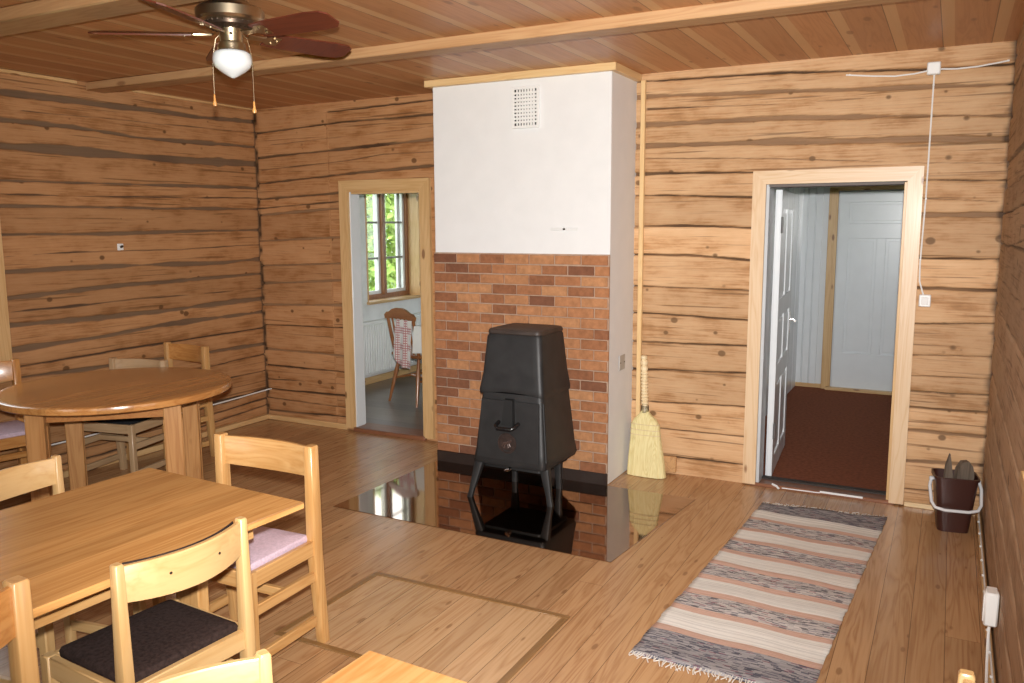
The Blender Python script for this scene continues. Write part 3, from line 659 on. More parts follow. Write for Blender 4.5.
lm = lambda ax: wood('pale_lath', (.74, .52, .26), (.64, .40, .17), ax, .4, .1, knots=.2)
m = MB(); m.box(((CX0 + CX1) / 2, CY - .018, H - .022), (CX1 - CX0 + .075, .036, .044), .002); chp(m, 'ceiling_trim', lm('x'))
m = MB(); m.box((CX1 + .018, (CY - .036) / 2 + .018, H - .022), (.036, -CY, .044), .002); chp(m, 'ceiling_trim', lm('y'))
m = MB(); m.box((CX0 - .018, (CY - .036) / 2 + .018, H - .022), (.036, -CY, .044), .002); chp(m, 'ceiling_trim', lm('y'))

# ------------------------------------------------------------ hearth plate, stove
m = MB(); m.prism([(1.955, -1.52), (3.685, -1.55), (3.80, CY - .0125), (1.985, CY - .0125)], .0005, .0035, lambda u, v, q: Vector((u, v, q)))
hp = m.build('hearth_plate', M['steel'], None, 30); tag(hp, 'polished dark metal plate on the floor under the black stove', 'hearth plate')

st = thing('wood_stove', 'tapered black cast iron wood stove standing on splayed legs before the brick', 'stove', (2.835, -.765, .0035), R(-1))
def taper(z):                                                      # half width, half depth of the stove body at height z
    t = (z - .2) / (.985 - .2); return .240 + (.172 - .240) * t, .235 + (.158 - .235) * t
def ring(z, grow=0.0, r=.03, n=4):
    a, b = taper(z); return [Vector((x, y, z)) for x, y in rrect(a + grow, b + grow, r, n)]
m = MB(); m.loft([ring(.205, -.03), ring(.215, -.005), ring(.235, .004), ring(.30), ring(.64)]); m.build('firebox', M['iron'], st)
# the hood overlaps the firebox; its lower front edge is arched
def hood_ring(z, g, arch=0.0):
    out = []
    a, b = taper(z)
    pts = ring(z, g); i = 14; A, B = pts[i], pts[i + 1]
    pts = pts[:i + 1] + [A.lerp(B, k / 10) for k in range(1, 10)] + pts[i + 1:]
    for p in pts:
        if p.x < 0: p = p + Vector((-g * .9, 0, 0))
        k = max(0, 1 - (p.x / a) ** 2) if p.y < -b * .9 else 0.0
        out.append(p + Vector((0, 0, arch * k)))
    return out
m = MB(); m.loft([hood_ring(.630, .006, .020), hood_ring(.648, .010, .019), hood_ring(.668, .009, .015), hood_ring(.75, .005), hood_ring(.97, .005), hood_ring(.985, 0)]); m.build('hood', M['iron'], st)
a, b = taper(.985)
m = MB(); m.loft([[Vector((x, y, z)) for x, y in rrect(a + g, b + g, .035, 4)] for z, g in ((.983, .0), (.988, .005), (1.0, .006), (1.012, .0), (1.016, -.015))]); m.build('top_plate', plain('rusty_black_iron', (.035, .024, .019), .5, var=.3, vscale=10), st)
yf = lambda z: -taper(z)[1]
def front(x, z, d=0.0): return Vector((x, yf(z) - d, z))
m = MB()
m.loft([[front(-.205, .255, .002), front(.205, .255, .002), front(.19, .60, .002), front(-.19, .60, .002)], [front(-.205, .255, .010), front(.205, .255, .010), front(.19, .60, .010), front(-.19, .60, .010)]])
dr = m.build('door', M['iron'], st, 20)
m = MB(); m.loft([[front(-.042, .46, .01), front(.042, .46, .01), front(.03, .615, .01), front(-.03, .615, .01)], [front(-.038, .462, .035), front(.038, .462, .035), front(.026, .61, .030), front(-.026, .61, .030)]])
m.build('latch_plate', M['iron_dark'], dr, 20)
m = MB(); m.tube([front(-.065, .475, .012), front(-.062, .462, .055), front(-.045, .45, .068), front(.045, .45, .068), front(.062, .462, .055), front(.065, .475, .012)], .012, 10)
m.build('handle', plain('black_handle', (.012, .011, .011), .25, 0, .6), dr)
m = MB(); Zr = Matrix.Rotation(R(90), 3, 'X')
cc = front(-.005, .355, .012)
def em(profile, seg=28):
    mm = MB(); mm.lathe(profile, (0, 0, 0), seg); mm.v = [cc + Zr @ p for p in mm.v]; return mm
em([(.056, -.004), (.062, .002), (.060, .006), (.052, .006), (.050, .002), (.001, .002)]).build('emblem', plain('worn_iron_emblem', (.040, .026, .022), .45, .2, var=.3, vscale=40), dr)
m = MB()                                                           # the cast figure on the emblem: a small leaping animal shape
for p0, p1, r_ in (((-.022, -.006), (.016, .008), .010), ((.016, .008), (.030, .020), .006), ((-.022, -.006), (-.034, -.020), .004), ((-.012, -.006), (-.018, -.030), .004), ((.012, .004), (.022, -.018), .004), ((.004, 0), (.010, -.026), .004)):
    m.tube([cc + Vector((p0[0], -.003, p0[1])), cc + Vector((p1[0], -.003, p1[1]))], r_, 6)
m.build('emblem_figure', plain('worn_iron_relief', (.09, .055, .045), .4, .3), dr)
m = MB(); m.loft([[Vector((x, y, z)) for x, y in rrect(.20, .19, .03, 3)] for z in (.185, .208)]); m.build('bottom_plate', M['iron_dark'], st)
m = MB(); m.tube([(.236, -.205, .26), (.207, -.185, .60)], .008, 8); m.build('side_rib', M['iron_dark'], st)
for sx in (-1, 1):
    for sy in (-1, 1):
        m = MB(); a0 = Vector((sx * .205, -.18 - sx * -.02, .225)) if sy < 0 else Vector((sx * .15, .13, .225)); a1 = Vector((sx * .252, -.215 + sx * .033, 0)) if sy < 0 else Vector((sx * .155, .14, 0))
        rings = []
        for t, r_ in ((0, .030), (.35, .025), (.8, .017), (1, .018)):
            p = a0.lerp(a1, t); rings.append([p + Vector((x, y, 0)) for x, y in rrect(r_, r_ * .8, r_ * .4, 2)])
        m.loft(rings); m.build('leg', M['iron'], st)
m = MB(); m.lathe([(.012, 0), (.012, .028), (.008, .034)], (0, 0, 0), 12); m.v = [Vector((.0, -.21, .196)) + Zr @ p for p in m.v]
m.tube([(-.018, -.238, .192), (.016, -.242, .204)], .007, 8); m.build('damper_knob', M['chrome'], st)
m = MB(); m.lathe([(.075, 0), (.075, .218)], (0, 0, 0), 20); m.v = [Vector((0, .10, .80)) + Matrix.Rotation(R(-90), 3, 'X') @ p for p in m.v]
m.build('flue_pipe', M['iron_dark'], st)

# ------------------------------------------------------------ things on the chimney and walls
gv = thing('air_vent', 'white grille with dark holes high on the white chimney', 'vent', (2.672, CY - .001, 2.337))
m = MB(); gw, gh = .186, .25
for c, d in (((0, -.006, gh / 2 - .008), (gw, .012, .016)), ((0, -.006, -gh / 2 + .008), (gw, .012, .016)), ((gw / 2 - .008, -.006, 0), (.016, .012, gh)), ((-gw / 2 + .008, -.006, 0), (.016, .012, gh))): m.box(c, d, .002)
m.build('frame', M['white_plastic'], gv)
m = MB(); m.box((0, -.0012, 0), (gw - .02, .002, gh - .02), 0); m.build('dark_backing', plain('vent_dark', (.03, .03, .03), .9), gv)
m = MB()
for i in range(1, 8): m.box((-gw / 2 + .016 + i * (gw - .032) / 8, -.006, 0), (.0105, .007, gh - .03), .001)
for j in range(1, 10): m.box((0, -.007, -gh / 2 + .016 + j * (gh - .032) / 10), (gw - .03, .007, .0125), .001)
m.build('grid', M['white_plastic'], gv)
m = MB(); m.box((2.932, CY - .001, 1.592), (.18, .003, .018), .001); o = m.build('adhesive_strip', plain('clear_tape', (.70, .70, .69), .3), None); tag(o, 'faint strip stuck on white plaster above the stove', 'strip')
m = MB(); m.lathe([(.007, 0), (.006, .012), (.001, .014)], (0, 0, 0), 10); m.v = [Vector((2.935, CY - .002, 1.592)) + Zr @ p for p in m.v]
o = m.build('wall_plug', M['screw'], None); tag(o, 'tiny dark screw in the faint strip on white plaster', 'screw')
co = thing('cover_plate', 'grey metal soot hatch low on the right side of the chimney', 'hatch', (CX1 + .001, -.205, .748))
m = MB(); m.box((.003, 0, 0), (.006, .095, .095), .002); m.build('lid', plain('grey_hatch', (.50, .485, .46), .5, .3), co)
for yy in (-.034, .034):
    m = MB(); m.lathe([(.005, 0), (.004, .003)], (0, 0, 0), 8); m.v = [Vector((.006, yy, 0)) + Matrix.Rotation(R(90), 3, 'Y') @ p for p in m.v]; m.build('screw', M['screw'], co)

jb = thing('junction_box', 'white cable box high on the log wall above the hall door', 'junction box', (4.912, -.004, 2.44))
m = MB(); m.box((0, -.016, 0), (.066, .034, .066), .005); m.build('box_body', M['white_plastic'], jb)
m = MB(); m.box((0, -.034, 0), (.058, .006, .058), .002); m.build('lid', M['white_plastic'], jb)
ls = thing('light_switch', 'white rocker switch on the logs right of the hall door', 'switch', (4.94, -.004, 1.192))
m = MB(); m.box((0, -.012, 0), (.060, .026, .068), .005); m.build('housing', M['white_plastic'], ls)
m = MB(); m.box((0, -.027, 0), (.034, .008, .040), .002, rot=Matrix.Rotation(R(6), 3, 'X')); m.build('rocker', M['white_plastic'], ls)
def cable(path, r, label, clips=()):
    m = MB(); m.tube(path, r, 6); o = m.build('cable', M['white_plastic'], None); tag(o, label, 'cable')
    for c in clips:
        k = MB(); k.box(c, (.010, .010, .010), .002); k.build('cable_clip', M['white_plastic'], o)
    return o
cable([(4.88, -.016, 2.43), (4.82, -.010, 2.422), (4.72, -.009, 2.417), (4.6, -.009, 2.428), (4.47, -.009, 2.444)], .0045, 'white cable leaving the junction box to the left', [(4.49, -.008, 2.443)])
cable([(4.945, -.016, 2.435), (5.02, -.010, 2.430), (5.12, -.009, 2.434), (5.22, -.009, 2.446), (5.262, -.009, 2.452)], .0045, 'white cable leaving the junction box towards the corner', [(5.255, -.009, 2.451)])
cable([(4.916, -.020, 2.41), (4.915, -.012, 2.36), (4.914, -.034, 1.92), (4.913, -.034, 1.75), (4.905, -.034, 1.40), (4.908, -.030, 1.30), (4.93, -.016, 1.225)], .0045, 'white cable hanging down beside the casing to the light switch', [(4.915, -.010, 2.355), (4.914, -.034, 1.75), (4.905, -.036, 1.42)])
cable([(.012, -2.1, .235), (.012, -1.3, .232), (.012, -.72, .233), (.012, -.35, .240), (.012, -.012, .25), (.06, -.012, .262)], .0055, 'white cable clipped low along the left log wall', [(.012, -.02, .25)])
cable([(W - .03, -3.2, .052)] + [(W - .012, y, .056 + .003 * math.sin(y * 5)) for y in (-2.4, -2.0, -1.6, -1.2, -.8, -.4, -.1)], .004, 'white cable clipped along the top of the right baseboard', [(W - .016, -2.2 + i * .19, .060) for i in range(11)])
ad = thing('power_adapter', 'white plug-in box on the right log wall above the baseboard', 'adapter', (W - .004, -1.885, .262))
m = MB(); m.box((-.022, 0, 0), (.044, .072, .125), .006); m.build('box_body', M['white_plastic'], ad)
m = MB(); m.box((-.045, 0, .0), (.005, .05, .10), .002); m.build('lid', M['white_plastic'], ad)
cable([(W - .026, -1.87, .215), (W - .028, -1.90, .15), (W - .030, -1.97, .09), (W - .034, -2.1, .06), (W - .04, -2.6, .055)], .005, 'white cord hanging from the plug-in box to the baseboard')
wh = thing('wall_hook', 'small white plate with dark hole on the left log wall', 'hook', (-.001, -1.322, 1.481))
m = MB(); m.box((.004, 0, 0), (.010, .045, .045), .003); m.build('plate', M['white_plastic'], wh)
m = MB(); m.tube([(.008, 0, 0), (.018, 0, 0), (.026, 0, .008)], .008, 8); m.build('peg', M['screw'], wh)
m = MB(); m.box((3.50, -.012, .065), (.10, .024, .105), .004); o = m.build('wood_block', wood('block_end', (.56, .32, .14), (.36, .18, .07), 'y', .6, 0), None); tag(o, 'square wood patch at the foot of the logs beside the broom', 'wood patch')

# ------------------------------------------------------------ ceiling fan
fan = thing('ceiling_fan', 'brass ceiling fan with mahogany blades and white glass shade', 'ceiling fan', (2.33, -2.50, H))
m = MB(); m.lathe([(.075, 0), (.080, -.012), (.128, -.03), (.139, -.04), (.139, -.076), (.130, -.086), (.10, -.09)], (0, 0, 0), 48); m.build('motor_housing', M['brass'], fan)
m = MB(); m.lathe([(.104, -.088), (.102, -.104), (.075, -.112), (.05, -.114)], (0, 0, 0), 40)
for i in range(24):
    a = 2 * PI * i / 24; m.bar((.104 * math.cos(a), .104 * math.sin(a), -.088), (.078 * math.cos(a), .078 * math.sin(a), -.112), .008, .006, .001)
m.build('flywheel', M['dark_bronze'], fan)
m = MB(); m.lathe([(.05, -.11), (.048, -.116), (.046, -.165), (.055, -.17), (.057, -.18), (.057, -.195), (.06, -.205)], (0, 0, 0), 36); lk = m.build('light_kit', M['brass'], fan)
m = MB(); m.lathe([(.006, 0), (.006, .008), (.003, .010)], (0, 0, 0), 10)
dcam = Vector((.70, -.71, 0)); q_ = dcam.to_track_quat('Z', 'Y').to_matrix(); m.v = [Vector((.044 * dcam.x, .044 * dcam.y, -.138)) + q_ @ p for p in m.v]; m.build('switch_knob', M['screw'], lk)
m = MB(); m.lathe([(.056, -.200), (.070, -.206), (.078, -.216), (.080, -.236), (.079, -.250), (.070, -.268), (.048, -.286), (.022, -.302), (.010, -.308), (.002, -.311)], (0, 0, 0), 48); m.build('glass_shade', M['opal'], fan)
def blade_bits(ang):
    Rz = Matrix.Rotation(ang, 3, 'Z'); Rx = Matrix.Rotation(R(-16), 3, 'X')
    outline = [(.15, -.048), (.22, -.058), (.47, -.066), (.535, -.058), (.56, -.035), (.56, .035), (.535, .058), (.47, .066), (.22, .058), (.15, .048)]
    mb = MB(); mb.prism(outline, -.003, .003, lambda u, v, q: Rz @ (Rx @ Vector((u, v, q)) + Vector((0, 0, -.134))))
    mi = MB(); mi.prism([(.075, -.018), (.14, -.014), (.17, -.036), (.215, -.034), (.215, .034), (.17, .036), (.14, .014), (.075, .018)], -.010, -.004, lambda u, v, q: Rz @ (Rx @ Vector((u, v, q)) + Vector((0, 0, -.127))))
    for sx, sy in ((.185, -.022), (.185, .022), (.205, 0)):
        mi.lathe([(.006, 0), (.006, -.004), (.002, -.006)], (0, 0, 0), 8); mi.v[-24:] = [Rz @ (Rx @ (Vector((sx, sy, -.010)) + p) + Vector((0, 0, -.127))) for p in mi.v[-24:]]
    return mb, mi
for k in range(5):
    mb, mi = blade_bits(R(-2 + 72 * k)); bl = mb.build('blade', M['blade'], fan, 30); mi.build('blade_bracket', M['brass'], bl)
rx_ = Vector((.886, .464, 0))
for s, zl in ((-1, -.425), (1, -.455)):
    e = rx_ * s * .083
    m = MB(); m.tube([rx_ * s * .05 + Vector((0, 0, -.135)), rx_ * s * .066 + Vector((0, 0, -.15)), e + Vector((0, 0, -.23)), e + Vector((0, 0, zl + .05))], .0016, 6)
    m.lathe([(.003, 0), (.004, .004), (.003, .008)], e + Vector((0, 0, -.26)), 8)
    pc = m.build('pull_chain', M['brass'], fan)
    m = MB(); m.lathe([(.002, .05), (.004, .045), (.005, .025), (.009, .012), (.008, .003), (.002, 0)], e + Vector((0, 0, zl)), 12); m.build('pull_knob', wood('knob_wood', (.62, .30, .09), (.5, .2, .05), 'z', .3, .4, knots=0), pc)

# ------------------------------------------------------------ broom, bucket, rug, hatch
br = thing('corn_broom', 'straw broom with turned handle leaning upright in the chimney corner', 'broom', (3.385, -.125, .003))
lean = lambda z: Vector((-.050 * (z / .78), .062 * (z / .78), z))
m = MB(); prof = [(0, .022)]
z = .46; pr = [(.024, .405), (.020, .43)]
while z < .66: pr += [(.0175, z), (.0245, z + .008), (.0245, z + .013), (.0175, z + .020)]; z += .0215
pr += [(.018, .675), (.023, .685), (.023, .70), (.016, .71), (.024, .725), (.024, .74), (.015, .75), (.021, .76), (.020, .772), (.010, .778)]
rings = [[lean(zz) + Vector((r_ * math.cos(2 * PI * k / 14), r_ * math.sin(2 * PI * k / 14), 0)) for k in range(14)] for r_, zz in pr]
m.loft(rings); m.build('handle', wood('handle_pine', (.80, .66, .42), (.68, .50, .27), 'z', .5, .1, knots=0), br)
m = MB(); pr = [(.020, .018, .425), (.035, .026, .40), (.072, .032, .365), (.094, .034, .33), (.100, .036, .25), (.118, .042, .12), (.130, .046, .0)]
n = 72; rings = []
for hw, hd, zz in pr:
    ring_ = []
    for k in range(n):
        a = 2 * PI * k / n; rip = 1 + .045 * math.sin(k * 2.6) + .03 * math.sin(k * 5.9 + zz * 6)
        ring_.append(lean(zz) + Vector((hw * math.copysign(abs(math.cos(a)) ** .7, math.cos(a)) * (1 + (rip - 1) * .3), hd * math.copysign(abs(math.sin(a)) ** .8, math.sin(a)) * rip, 0)))
    rings.append(ring_)
m.loft(rings); m.build('bristles', M['straw'], br)
m = MB()
for zz, hw, hd in ((.335, .096, .037), (.300, .099, .038), (.268, .101, .039)):
    m.tube([lean(zz) + Vector((hw * math.copysign(abs(math.cos(a)) ** .7, math.cos(a)), hd * math.copysign(abs(math.sin(a)) ** .8, math.sin(a)), 0)) for a in [2 * PI * k / 40 for k in range(41)]], .0022, 5)
m.build('stitching', M['cord'], br)
m = MB()
for i in range(6): m.tube([lean(.452 - i * .008) + Vector((.0235 * math.cos(2 * PI * k / 16), .0235 * math.sin(2 * PI * k / 16), 0)) for k in range(17)], .0022, 5)
m.build('binding', M['screw'], br)

bk = thing('bucket', 'tall dark brown plastic bucket standing in the right corner', 'bucket', (5.145, -.295, 0), R(8))
def bring(z, hx, hy, r, inset=0): return [Vector((x, y, z)) for x, y in rrect(hx - inset, hy - inset, r, 5)]
m = MB(); hw = lambda z: (.074 + .028 * z / .30, .062 + .026 * z / .30)
outer = [bring(z, *hw(z), .03) for z in (.0, .10, .20, .288)] + [bring(.288, hw(.288)[0] + .006, hw(.288)[1] + .006, .034), bring(.30, hw(.30)[0] + .006, hw(.30)[1] + .006, .034)]
inner = [bring(.30, *hw(.30), .03, .002), bring(.2, *hw(.2), .028, .004), bring(.006, *hw(.0), .026, .004)]
m.loft(outer + inner); m.build('tub', M['brown_plastic'], bk)
m = MB(); hx = hw(.28)[0] + .012
pth = [(-hx, 0, .272), (-hx - .010, -.03, .235), (-hx - .004, -.085, .165), (-hx + .012, -.105, .142), (-hx * .5, -.116, .134), (hx * .5, -.116, .134), (hx - .012, -.105, .142), (hx + .004, -.085, .165), (hx + .010, -.03, .235), (hx, 0, .272)]
m.tube(pth, .0085, 10)
for s in (-1, 1): m.lathe([(.014, -.004), (.014, .006), (.010, .010)], (s * hx * .98, 0, .268), 12)
m.build('handle', plain('grey_white_handle', (.66, .67, .68), .4), bk)
def chunk(name, label, loc, prof, th, rz, seed):
    m = MB(); r_ = random.Random(seed)
    m.prism([(x + r_.uniform(-.003, .003), z) for x, z in prof], -th / 2, th / 2, lambda u, v, q: Vector((u, q * (1 - .35 * v / .4), v)))
    o = m.build(name, M['bark'], None, 25); o.location = loc; o.rotation_euler = (R(4), R(rz), R(seed * 11 % 30)); tag(o, label, 'firewood'); return o
chunk('wood_splinter', 'thin pointed grey stick standing in the brown bucket', (5.110, -.322, .012), [(-.022, 0), (.022, 0), (.026, .24), (.014, .34), (-.004, .412), (-.020, .35), (-.026, .22)], .026, -1, 2)
chunk('firewood_piece', 'broad round-topped grey firewood piece in the brown bucket', (5.168, -.292, .012), [(-.034, 0), (.034, 0), (.046, .2), (.046, .30), (.036, .345), (.012, .372), (-.014, .368), (-.036, .33), (-.044, .27), (-.042, .18)], .05, 1, 5)

def rug_mat():
    t = NT('rag_rug'); o = t.sep(t.obj()); x, y = o[0], o[1]
    stops = []; pos = 0.0
    seq = [('d', .185)]
    for i in range(4): seq += [('w', .125), ('p', .045), ('s', .135), ('p', .045)]
    seq += [('w', .165), ('p', .05), ('d', .215)]
    tot = sum(q[1] for q in seq)
    colr = {'d': (.16, .15, .17), 'w': (.84, .81, .75), 'p': (.68, .44, .34), 's': (.55, .50, .47)}
    t.rug_len = tot
    yj = t.math('ADD', y, t.math('MULTIPLY', t.math('SUBTRACT', t.noise(t.comb(t.math('MULTIPLY', x, 6), t.math('MULTIPLY', y, 8), 0), 1, 2), .5), .012))
    f = t.math('DIVIDE', t.math('ADD', yj, tot / 2), tot)
    st = []; sp = []
    for k, wd in seq[::-1]:
        st.append((pos / tot, colr[k])); sp.append((pos / tot, {'d': .80, 's': .75, 'w': .08, 'p': .08}[k])); pos += wd
    def longramp(stops):                                           # more stops than one colour ramp holds nicely: chain of comparisons
        c = None
        for p_, v in stops:
            if c is None: c = t.mix(0.0, v if isinstance(v, tuple) else (v,) * 3, (0, 0, 0)); continue
            c = t.mix(t.math('GREATER_THAN', f, p_), c, v if isinstance(v, tuple) else (v,) * 3)
        return c
    base = longramp(st); amt = t.sep(longramp(sp))[0]
    row = t.math('FLOOR', t.math('DIVIDE', y, .005))
    cell = t.math('FLOOR', t.math('ADD', t.math('DIVIDE', x, .028), t.math('MULTIPLY', t.white(row), 17.0)))
    r1 = t.white(t.math('ADD', t.math('MULTIPLY', row, 3.71), t.math('MULTIPLY', cell, 57.13)))
    spk = t.ramp(r1, [(0, (.07, .07, .09)), (.16, (.17, .17, .21)), (.27, (.66, .62, .59)), (.55, (.40, .37, .38)), (.70, (.62, .57, .54)), (.955, (.42, .14, .17))], 'CONSTANT')
    dk = t.math('GREATER_THAN', amt, .78); spk = t.mix(t.math('MULTIPLY', dk, .42), spk, (.10, .10, .13))
    col = t.mix(amt, base, spk)
    stripe = t.ramp(t.white(row), [(0, .82), (1, 1.06)]); col = t.mix(1.0, col, stripe, 'MULTIPLY')
    fr = t.math('FRACT', t.math('DIVIDE', y, .005)); hgt = t.math('SINE', t.math('MULTIPLY', fr, PI))
    t.bump(hgt, .5, .004); return t.set(col, .95, 0, .1), tot
rm, rl = rug_mat()
rg = thing('rag_rug', 'long striped rag rug of white, peach and grey bands before the hall door', 'rug', (4.442, -1.325, .001), R(-3.2))
m = MB(); nx, ny = 26, 86; g = []
rj = random.Random(4)
edge = [rj.uniform(-.003, .003) for _ in range(ny + 1)]
for j in range(ny + 1):
    row = []
    for i in range(nx + 1):
        u, v = i / nx - .5, j / ny - .5
        row.append(Vector((u * .655 + edge[j] * (2 * u), v * rl + u * .655 * (.085 + .11 * v) + .004 * math.sin(u * 9 + 1), .006 + .0018 * math.sin(j * .9) + .0022 * math.sin(u * 11 + v * 17))))
    g.append(row)
m.sheet(g); o = m.build('woven_body', rm, rg, 60, recalc=False); solidify(o, .006, -1)
for e in (-1, 1):
    m = MB()
    for i in range(64):
        x = -.322 + i * .644 / 63 + rj.uniform(-.004, .004); y0 = e * rl / 2 + x * (.085 + .055 * e); L = rj.uniform(.012, .045)
        m.tube([(x, y0 - e * .01, .006), (x + rj.uniform(-.006, .006), y0 + e * L * .5, .005), (x + rj.uniform(-.012, .012), y0 + e * L, .003)], .0022, 5)
    tag(m.build('fringe', plain('cotton_fringe', (.66, .61, .55), .95, spec=.1), rg), kind='stuff')

fh = thing('floor_hatch', 'plank trapdoor outlined by brown strips in the floor by the table', 'trapdoor', (3.24, -2.495, .0))
m = MB(); m.box((0, 0, .0008), (.94, .62, .0016), 0); o = m.build('hatch_boards', wood('floor_boards_hatch', (.53, .335, .175), (.37, .195, .085), 'y', .27, .15, plank=.125, seam=.0025, knots=.5, var=.12, pax=1, fig=1.1, kn=1.6), fh)
sm = lambda ax: wood('hatch_strip', (.25, .135, .05), (.19, .095, .03), ax, .3, .2, knots=0)
for c, d, ax in (((0, .325, .0025), (1.0, .028, .005), 'x'), ((0, -.325, .0025), (1.0, .028, .005), 'x'), ((.485, 0, .0025), (.03, .622, .005), 'y'), ((-.485, 0, .0025), (.03, .622, .005), 'y')):
    m = MB(); m.box(c, d, .0015); m.build('edge_strip', sm(ax), fh)

# ------------------------------------------------------------ tables
top_l, top_d = (.47, .235, .085), (.35, .145, .042)
def table_top_mat(nm, l, d): return wood(nm, l, d, 'y', .22, .5, plank=.105, seam=.0, knots=.12, var=.16, pax=1, fig=.8)
def dining_table(name, label, loc, rz, wx, ly, mat, legmat):
    t = thing(name, label, 'table', loc, rz)
    m = MB(); m.box((0, 0, .718), (wx, ly, .024), .004); m.build('tabletop', mat, t)
    ix = .25; iy = ly / 2 - .15
    for sx in (-1, 1): MB().box((sx * ix, 0, .655), (.022, 2 * iy + .10, .085), .002).build('apron', legmat('y'), t)
    for sy in (-1, 1): MB().box((0, sy * iy, .66), (2 * ix - .022, .05, .075), .002).build('cross_bar', legmat('x'), t)
    for sy in (-1, 1):
        MB().box((0, sy * iy, .36), (.12, .045, .62), .004).build('pedestal', legmat('z'), t)
        MB().box((0, sy * iy, .03), (.56, .05, .06), .006).build('foot', legmat('x'), t)
    MB().box((0, 0, .20), (.03, 2 * iy - .045, .07), .003).build('stretcher', legmat('y'), t)
    return t
rt = dining_table('dining_table', 'rectangular pine dining table ringed by chairs before the hatch', (2.795, -3.945, 0), R(-3.0), .79, 1.60, table_top_mat('honey_tabletop', (.60, .315, .105), (.42, .185, .05)), pine)
dining_table('side_table', 'orange pine table at the bottom edge whose corner shows before the hatch', (4.375, -4.463, 0), R(-3.0), .80, 1.20, table_top_mat('orange_tabletop', (.48, .27, .10), (.40, .16, .04)), amber)

ro = thing('round_table', 'round pine table with thick edge near the left log wall', 'table', (.915, -2.095, 0))
m = MB(); m.lathe([(.58, .688), (.602, .690), (.61, .696), (.612, .712), (.608, .726), (.598, .731), (.58, .7315)], (0, 0, 0), 96); m.build('tabletop', table_top_mat('amber_tabletop', (.56, .26, .08), (.40, .155, .04)), ro)
for k in range(4):
    a = R(86 + 90 * k); cx, cy = .47 * math.cos(a), .47 * math.sin(a)
    m = MB(); m.box((0, 0, .344), (.092, .092, .688), .005); m.box((0, 0, .3), (.098, .006, .58), .001)
    Rz = Matrix.Rotation(R(40 + (0, 10)[k % 2]), 3, 'Z'); m.v = [Rz @ p + Vector((cx, cy, 0)) for p in m.v]
    m.build('leg', wood('round_leg', (.48, .24, .085), (.34, .14, .04), 'z', .35, .2, knots=.5), ro)
for k in range(4):
    m = MB(); a, b = R(86 + 90 * k), R(86 + 90 * (k + 1)); p = Vector((.45 * math.cos(a), .45 * math.sin(a), .645)); q = Vector((.45 * math.cos(b), .45 * math.sin(b), .645))
    m.bar(p, q, .022, .08, .002)
    m.build('apron', wood('round_apron', (.42, .18, .05), (.32, .11, .03), 'y', .35, .2, knots=.2), ro)

